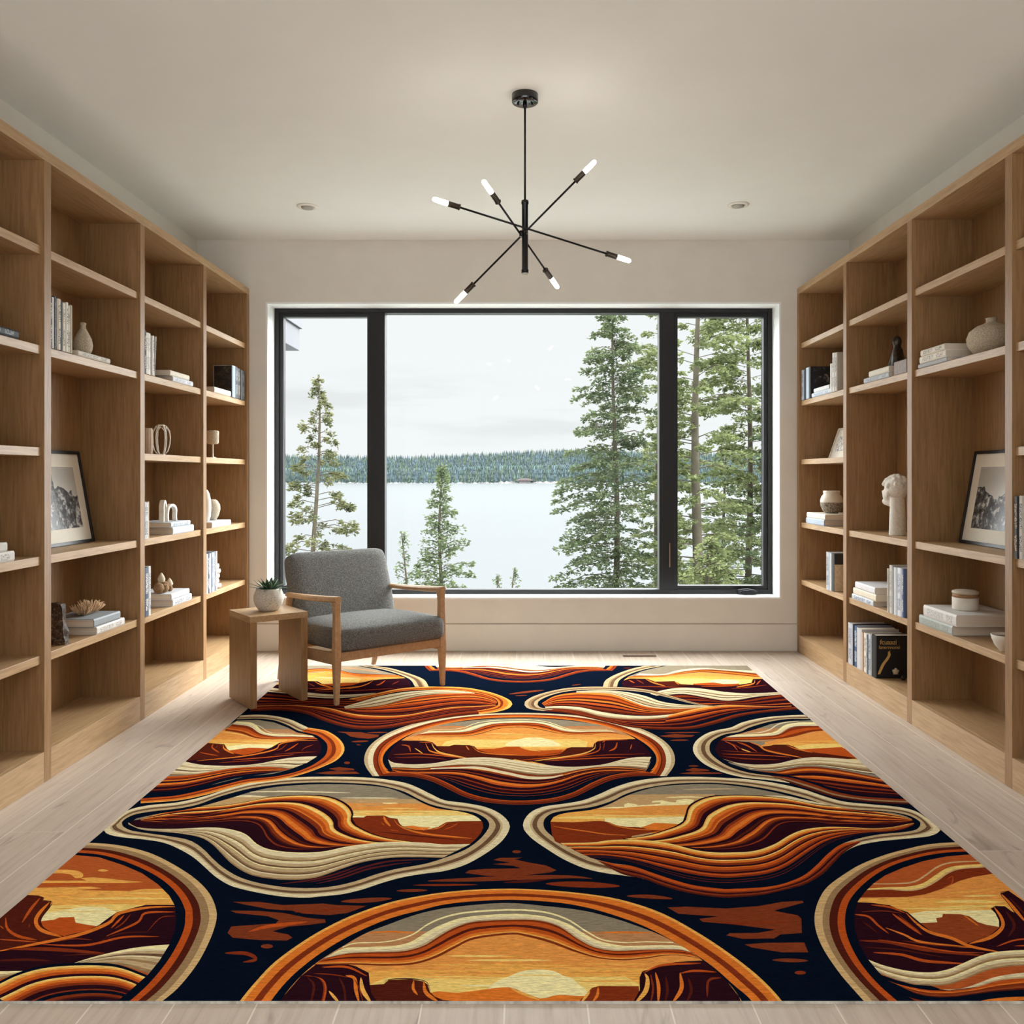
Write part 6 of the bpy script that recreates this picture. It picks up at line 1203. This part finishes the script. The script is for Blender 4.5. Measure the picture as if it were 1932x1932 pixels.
# arch sculpture
ar = empty('arch_sculpture', (-1.960, 4.790, Z4+.066), 'white sculpture of two crossing arches on flat blue books', 'sculpture')
def arch(w, h, th, d, wob, ang, off):
    mb = MB(); n = 16; out = [(-w/2, 0)]+[(-w/2+wob*math.sin(k*.5), h*.55*k/4) for k in range(1, 4)]+[(w/2*math.cos(PI-PI*k/n), h*.6+h*.4*math.sin(PI*k/n)) for k in range(n+1)]+[(w/2+wob*math.sin(k*.8), h*.55*k/4) for k in range(3, 0, -1)]+[(w/2, 0)]
    i_ = [(x*(1-2*th/w), min(z, z*(1-th/h)) if z > .01 else 0) for x, z in out]
    Mt = Matrix.Translation(off) @ Matrix.Rotation(ang, 4, 'Z')
    for k in range(len(out)-1):
        q = [out[k], out[k+1], i_[k+1], i_[k]]; v = [Mt @ Vector((p[0], yy_, p[1])) for yy_ in (-d/2, d/2) for p in q]; mb.add(v, [(0, 1, 2, 3), (7, 6, 5, 4), (0, 4, 5, 1), (1, 5, 6, 2), (2, 6, 7, 3), (3, 7, 4, 0)])
    return mb.build('arch', mat_cer, ar, bevel=.002)
arch(.075, .118, .017, .026, .003, PI/2+.15, (0, -.030, 0)); arch(.105, .095, .014, .024, -.004, PI/2-.1, (.012, .045, 0))
# seed pods
po = empty('seed_pods', (-1.955, 4.745, Z5+.0705), 'dried brown and white seed pods on the flat grey book', 'ornament')
rn = random.Random(8)
for k, (x, y, z, r, m) in enumerate(((0, -.055, .028, .028, 'b'), (.015, -.02, .024, .024, 'b'), (0, .02, .030, .026, 'b'), (-.01, .005, .070, .020, 'w'), (.01, .065, .038, .018, 'w'), (0, .095, .014, .014, 'b'), (.02, .045, .014, .015, 'b'))):
    mb = MB(); ph = rn.random()*6
    mb.lathe([(.001, -r), (r*.7, -r*.75), (r, 0), (r*.75, r*.8), (r*.2, r*(1.7 if m == 'w' else 1.1)), (.001, r*(1.8 if m == 'w' else 1.1))], (x, y, z), 14, fn=lambda a, z_, p=ph: 1+.16*math.sin(5*a+p)*math.cos(z_*190))
    mb.build('pod', plain('pale_pod', (214, 200, 180), .8, .1, var=.15, scale=90) if m == 'w' else plain('brown_pod', (136, 108, 80), .9, .1, var=.35, scale=90), po)
# framed pictures
def photo_mat(seed, trunk):
    M = NT('black_and_white_landscape_print'); co = M.co(); s = M.n('ShaderNodeSeparateXYZ'); M.l(co, s.inputs[0])
    nz_ = M.noise(M.co((14, 14, 14), (seed, seed, 0)), 2.2, 7, .68); nb = M.noise(M.co((5, 5, 5), (seed, 0, 0)), 1.5, 3)
    hz = M.math('ADD', M.math('MULTIPLY', nb, .16), .09); h = M.math('SUBTRACT', hz, s.outputs['Z'])
    tree = M.math('GREATER_THAN', h, 0.0); fg = M.ramp(nz_, [(.36, srgb(22, 22, 22)), (.52, srgb(80, 80, 80)), (.62, srgb(190, 188, 184))])
    sky = M.ramp(M.math('MULTIPLY', s.outputs['Z'], 4.0), [(.2, srgb(214, 210, 202)), (.9, srgb(176, 172, 164))])
    c = M.mix(tree, sky, fg)
    if trunk is not None:
        d = M.math('ABSOLUTE', M.math('SUBTRACT', s.outputs['Y'], M.math('ADD', M.math('MULTIPLY', s.outputs['Z'], -.10), trunk)))
        c = M.mix(M.math('LESS_THAN', M.math('ADD', d, M.math('MULTIPLY', nz_, .03)), .034), c, M.ramp(nz_, [(.4, srgb(30, 30, 30)), (.6, srgb(120, 118, 114))]))
    return M.set(c, .25, .4)
mat_mat = plain('ivory_mat_board', (226, 220, 206), .8, .1, var=.02)
def picture(side, yc, z, xb, xt, w, h, mw, fw, fmat, label, seed, trunk=None, pm=None):
    """leaning frame; bottom edge at |X|=xb, top at |X|=xt"""
    sg = SGN[side]; th = math.asin((xt-xb)/h); o = empty('picture_frame', (sg*xb, yc, z+.001), label, 'picture frame')
    Rm = Matrix.Rotation(sg*th, 4, 'Y')   # lean the top outwards
    mb = MB(); f = fw
    def bx(m, a, b, c, d, x0, x1): lo, hi = sorted((sg*x0, sg*x1)); m.box(lo, hi, a, b, c, d, Rm)
    bx(mb, -w/2, w/2, 0, f, 0, .02); bx(mb, -w/2, w/2, h-f, h, 0, .02); bx(mb, -w/2, -w/2+f, f, h-f, 0, .02); bx(mb, w/2-f, w/2, f, h-f, 0, .02); bx(mb, -w/2+.003, w/2-.003, .003, h-.003, .014, .018)
    mb.build('moulding', fmat, o, bevel=.0015)
    mb = MB(); bx(mb, -w/2+f-.001, w/2-f+.001, f-.001, h-f+.001, .0075, .0095); mb.build('mat_board', mat_mat, o)
    mb = MB(); lo, hi = sorted((sg*.0065, sg*.0074)); mb.box(lo, hi, -w/2+f+mw, w/2-f-mw, 0, h-2*f-2*mw); q = mb.build('photograph', pm or photo_mat(seed, trunk), o)
    q.rotation_euler = (0, sg*th, 0); q.location = Rm @ Vector((0, 0, f+mw))
    return o
BF = plain('black_frame_wood', (20, 20, 21), .35, .4)
picture('left', 3.925, Z4, 2.060, 2.136, .57, .438, .062, .014, BF, 'black-framed black and white landscape photo leaning in the left bookcase', 3.0, 0.015)
picture('right', 3.855, Z4, 2.060, 2.136, .57, .438, .062, .014, BF, 'black-framed black and white landscape photo leaning in the right bookcase', 8.0)
M = NT('ink_sketch_print'); n = M.noise(M.co((1, 1, 1)), 30, 4, .6, .6); sk_ = M.set(M.ramp(n, [(.46, srgb(224, 220, 212)), (.5, srgb(60, 60, 60)), (.56, srgb(214, 210, 202))]), .6)
picture('right', 5.62, Z3, 2.035, 2.105, .44, .215, .045, .010, plain('white_frame_wood', (228, 224, 216), .5), 'small white-framed sketch leaning in the far niche on the right', 0, pm=sk_)
# lidded jar
j = empty('lidded_jar', (2.000, 3.955, Z5+.0985), 'cream jar with a wooden band and flat lid on flat books', 'jar')
mb = MB(); mb.lathe([(.001, 0), (.052, 0), (.055, .004), (.055, .056), (.001, .056)], seg=44); mb.build('body', mat_cer, j)
mb = MB(); mb.lathe([(.001, .056), (.0535, .056), (.0535, .072), (.001, .072)], seg=44); mb.build('wood_band', plain('brown_wood_band', (150, 112, 76), .6), j)
mb = MB(); mb.lathe([(.001, .072), (.054, .072), (.056, .076), (.055, .083), (.045, .087), (.001, .089)], seg=44); mb.build('lid', plain('pale_jar_lid', (196, 184, 166), .6, var=.06), j)
b = empty('small_bowl', (1.935, 3.505, Z5), 'small white bowl with dark filling beside the flat books', 'bowl')
mb = MB(); mb.lathe([(.001, 0), (.022, 0), (.024, .004), (.040, .022), (.052, .050), (.055, .066), (.052, .066), (.047, .048), (.001, .040)], seg=40); mb.build('bowl_body', mat_cer, b)
mb = MB(); mb.lathe([(.001, .062), (.030, .060), (.051, .056)], seg=30, fn=lambda a, z: 1+.02*math.sin(9*a)); mb.build('filling', plain('dark_pebbles', (92, 84, 72), .8, .2, var=.4, scale=120, bump=.6), b)
# glazed jar
M = NT('two_tone_glaze'); co = M.co(); s = M.n('ShaderNodeSeparateXYZ'); M.l(co, s.inputs[0]); n = M.noise(M.co(), 130, 4, .7)
f = M.mr(M.math('ADD', s.outputs['Z'], M.math('MULTIPLY', n, .012)), .072, .080, 0, 1); m = M.set(M.mix(f, M.ramp(n, [(.4, srgb(66, 58, 50)), (.6, srgb(166, 150, 130))]), srgb(218, 208, 192)), .35, .4)
lathe_thing('glazed_jar', [(.001, 0), (.038, 0), (.055, .018), (.069, .050), (.070, .082), (.062, .108), (.050, .122), (.052, .134), (.052, .144), (.046, .144), (.044, .12), (.001, .11)], (1.975, 5.600, Z4+.076), m, 'round two-tone glazed jar on two flat books by the window', 'jar', seg=48)
# bronze group
M = NT('dark_bronze'); n = M.noise(M.co(), 70, 4, .6); mat_bz = M.set(M.ramp(n, [(.3, srgb(24, 20, 18)), (.7, srgb(74, 62, 50))]), .3, .5, .5)
mb = MB()
mb.lathe([(.001, 0), (.044, 0), (.042, .012), (.032, .055), (.024, .095), (.016, .115), (.019, .128), (.022, .142), (.018, .158), (.010, .168), (.001, .172)], seg=22, fn=lambda a, z: 1+.18*math.sin(3*a+z*30)+.08*math.sin(7*a+z*60))
tag(mb.build('dark_figurine', mat_bz, loc=(1.975, 4.620, Z2+.0580)), 'dark bronze figurine standing on two flat books, right bookcase', 'figurine')
mb = MB(); mb.lathe([(.001, 0), (.020, 0), (.030, .03), (.034, .06), (.028, .10), (.014, .128), (.006, .145), (.001, .147)], seg=60, fn=lambda a, z: 1+.10*abs(math.cos(5*a)))
tag(mb.build('ribbed_gourd', plain('bronze_gold_gourd', (134, 112, 82), .35, .5, .5, var=.2), loc=(1.965, 4.375, Z2+.071)), 'ribbed bronze gourd ornament on the brown box', 'ornament')
mb = MB(); mb.box(-.055, .055, -.075, .075, 0, .070); o = mb.build('brown_box', plain('mottled_brown_box', (112, 90, 70), .45, .4, var=.3, scale=40), bevel=.004, loc=(1.945, 4.385, Z2)); tag(o, 'mottled brown box beside the dark figurine', 'box')
mb = MB(); mb.lathe([(.001, 0), (.010, .001), (.014, .012), (.009, .024), (.001, .027)], seg=14); tag(mb.build('dark_pebble', mat_bz, loc=(2.010, 4.625, ZB)), 'small dark pebble on the bottom shelf beside the black book', 'ornament')
# head sculpture: blobs fused by a voxel remesh
bm = bmesh.new()
def blob(c, r, rot=None):
    Mx = Matrix.Translation(c) @ (rot or Matrix()) @ Matrix.Diagonal((*r, 1)); bmesh.ops.create_icosphere(bm, subdivisions=4, radius=1.0, matrix=Mx)
# axes: +Y is away from the camera (to the left in the photo), z up; the face looks towards +Y and slightly down
tilt = Matrix.Rotation(math.radians(-12), 4, 'X')
blob((0, -.012, .252), (.056, .070, .066)); blob((0, .030, .215), (.046, .046, .052)); blob((0, .062, .178), (.030, .026, .022)); blob((0, .030, .180), (.036, .045, .030))
blob((0, .073, .212), (.010, .014, .016), tilt); blob((0, .066, .232), (.034, .014, .010)); blob((0, .076, .196), (.014, .008, .005)); blob((0, .077, .188), (.013, .007, .005))
bmesh.ops.create_cone(bm, segments=28, radius1=.043, radius2=.036, depth=.21, cap_ends=True, matrix=Matrix.Translation((0, -.018, .105)))
rn = random.Random(12)
for k in range(60):
    a = rn.uniform(0, 2*PI); el = rn.uniform(.10, 1.45); d = Vector((math.cos(a)*math.cos(el), math.sin(a)*math.cos(el), math.sin(el)))
    if d.y > .35 and d.z < .55: continue
    p = Vector((0, -.012, .252))+Vector((d.x*.055, d.y*.069, d.z*.065)); blob(p, (.011, .011, .011))
for k in range(16): blob((rn.uniform(-.03, .03), .050+rn.uniform(-.012, .014), .272+rn.uniform(-.018, .022)), (.013, .013, .012))
for sx in (-1, 1): blob((sx*.053, -.004, .218), (.008, .014, .020)); blob((sx*.02, .071, .222), (.010, .005, .0045))
me = bpy.data.meshes.new('head_sculpture'); bm.to_mesh(me); bm.free(); me.materials.append(mat_plast)
hd = bpy.data.objects.new('head_sculpture', me); COL.objects.link(hd); hd.location = (1.985, 4.665, Z4); hd.rotation_euler = (0, 0, math.radians(14))
r_ = hd.modifiers.new('fuse', 'REMESH'); r_.mode = 'VOXEL'; r_.voxel_size = .0030; r_.use_smooth_shade = True
s_ = hd.modifiers.new('soften', 'SMOOTH'); s_.iterations = 3; s_.factor = .5
tag(hd, 'white plaster head sculpture with curly hair on a long neck, right bookcase', 'sculpture')
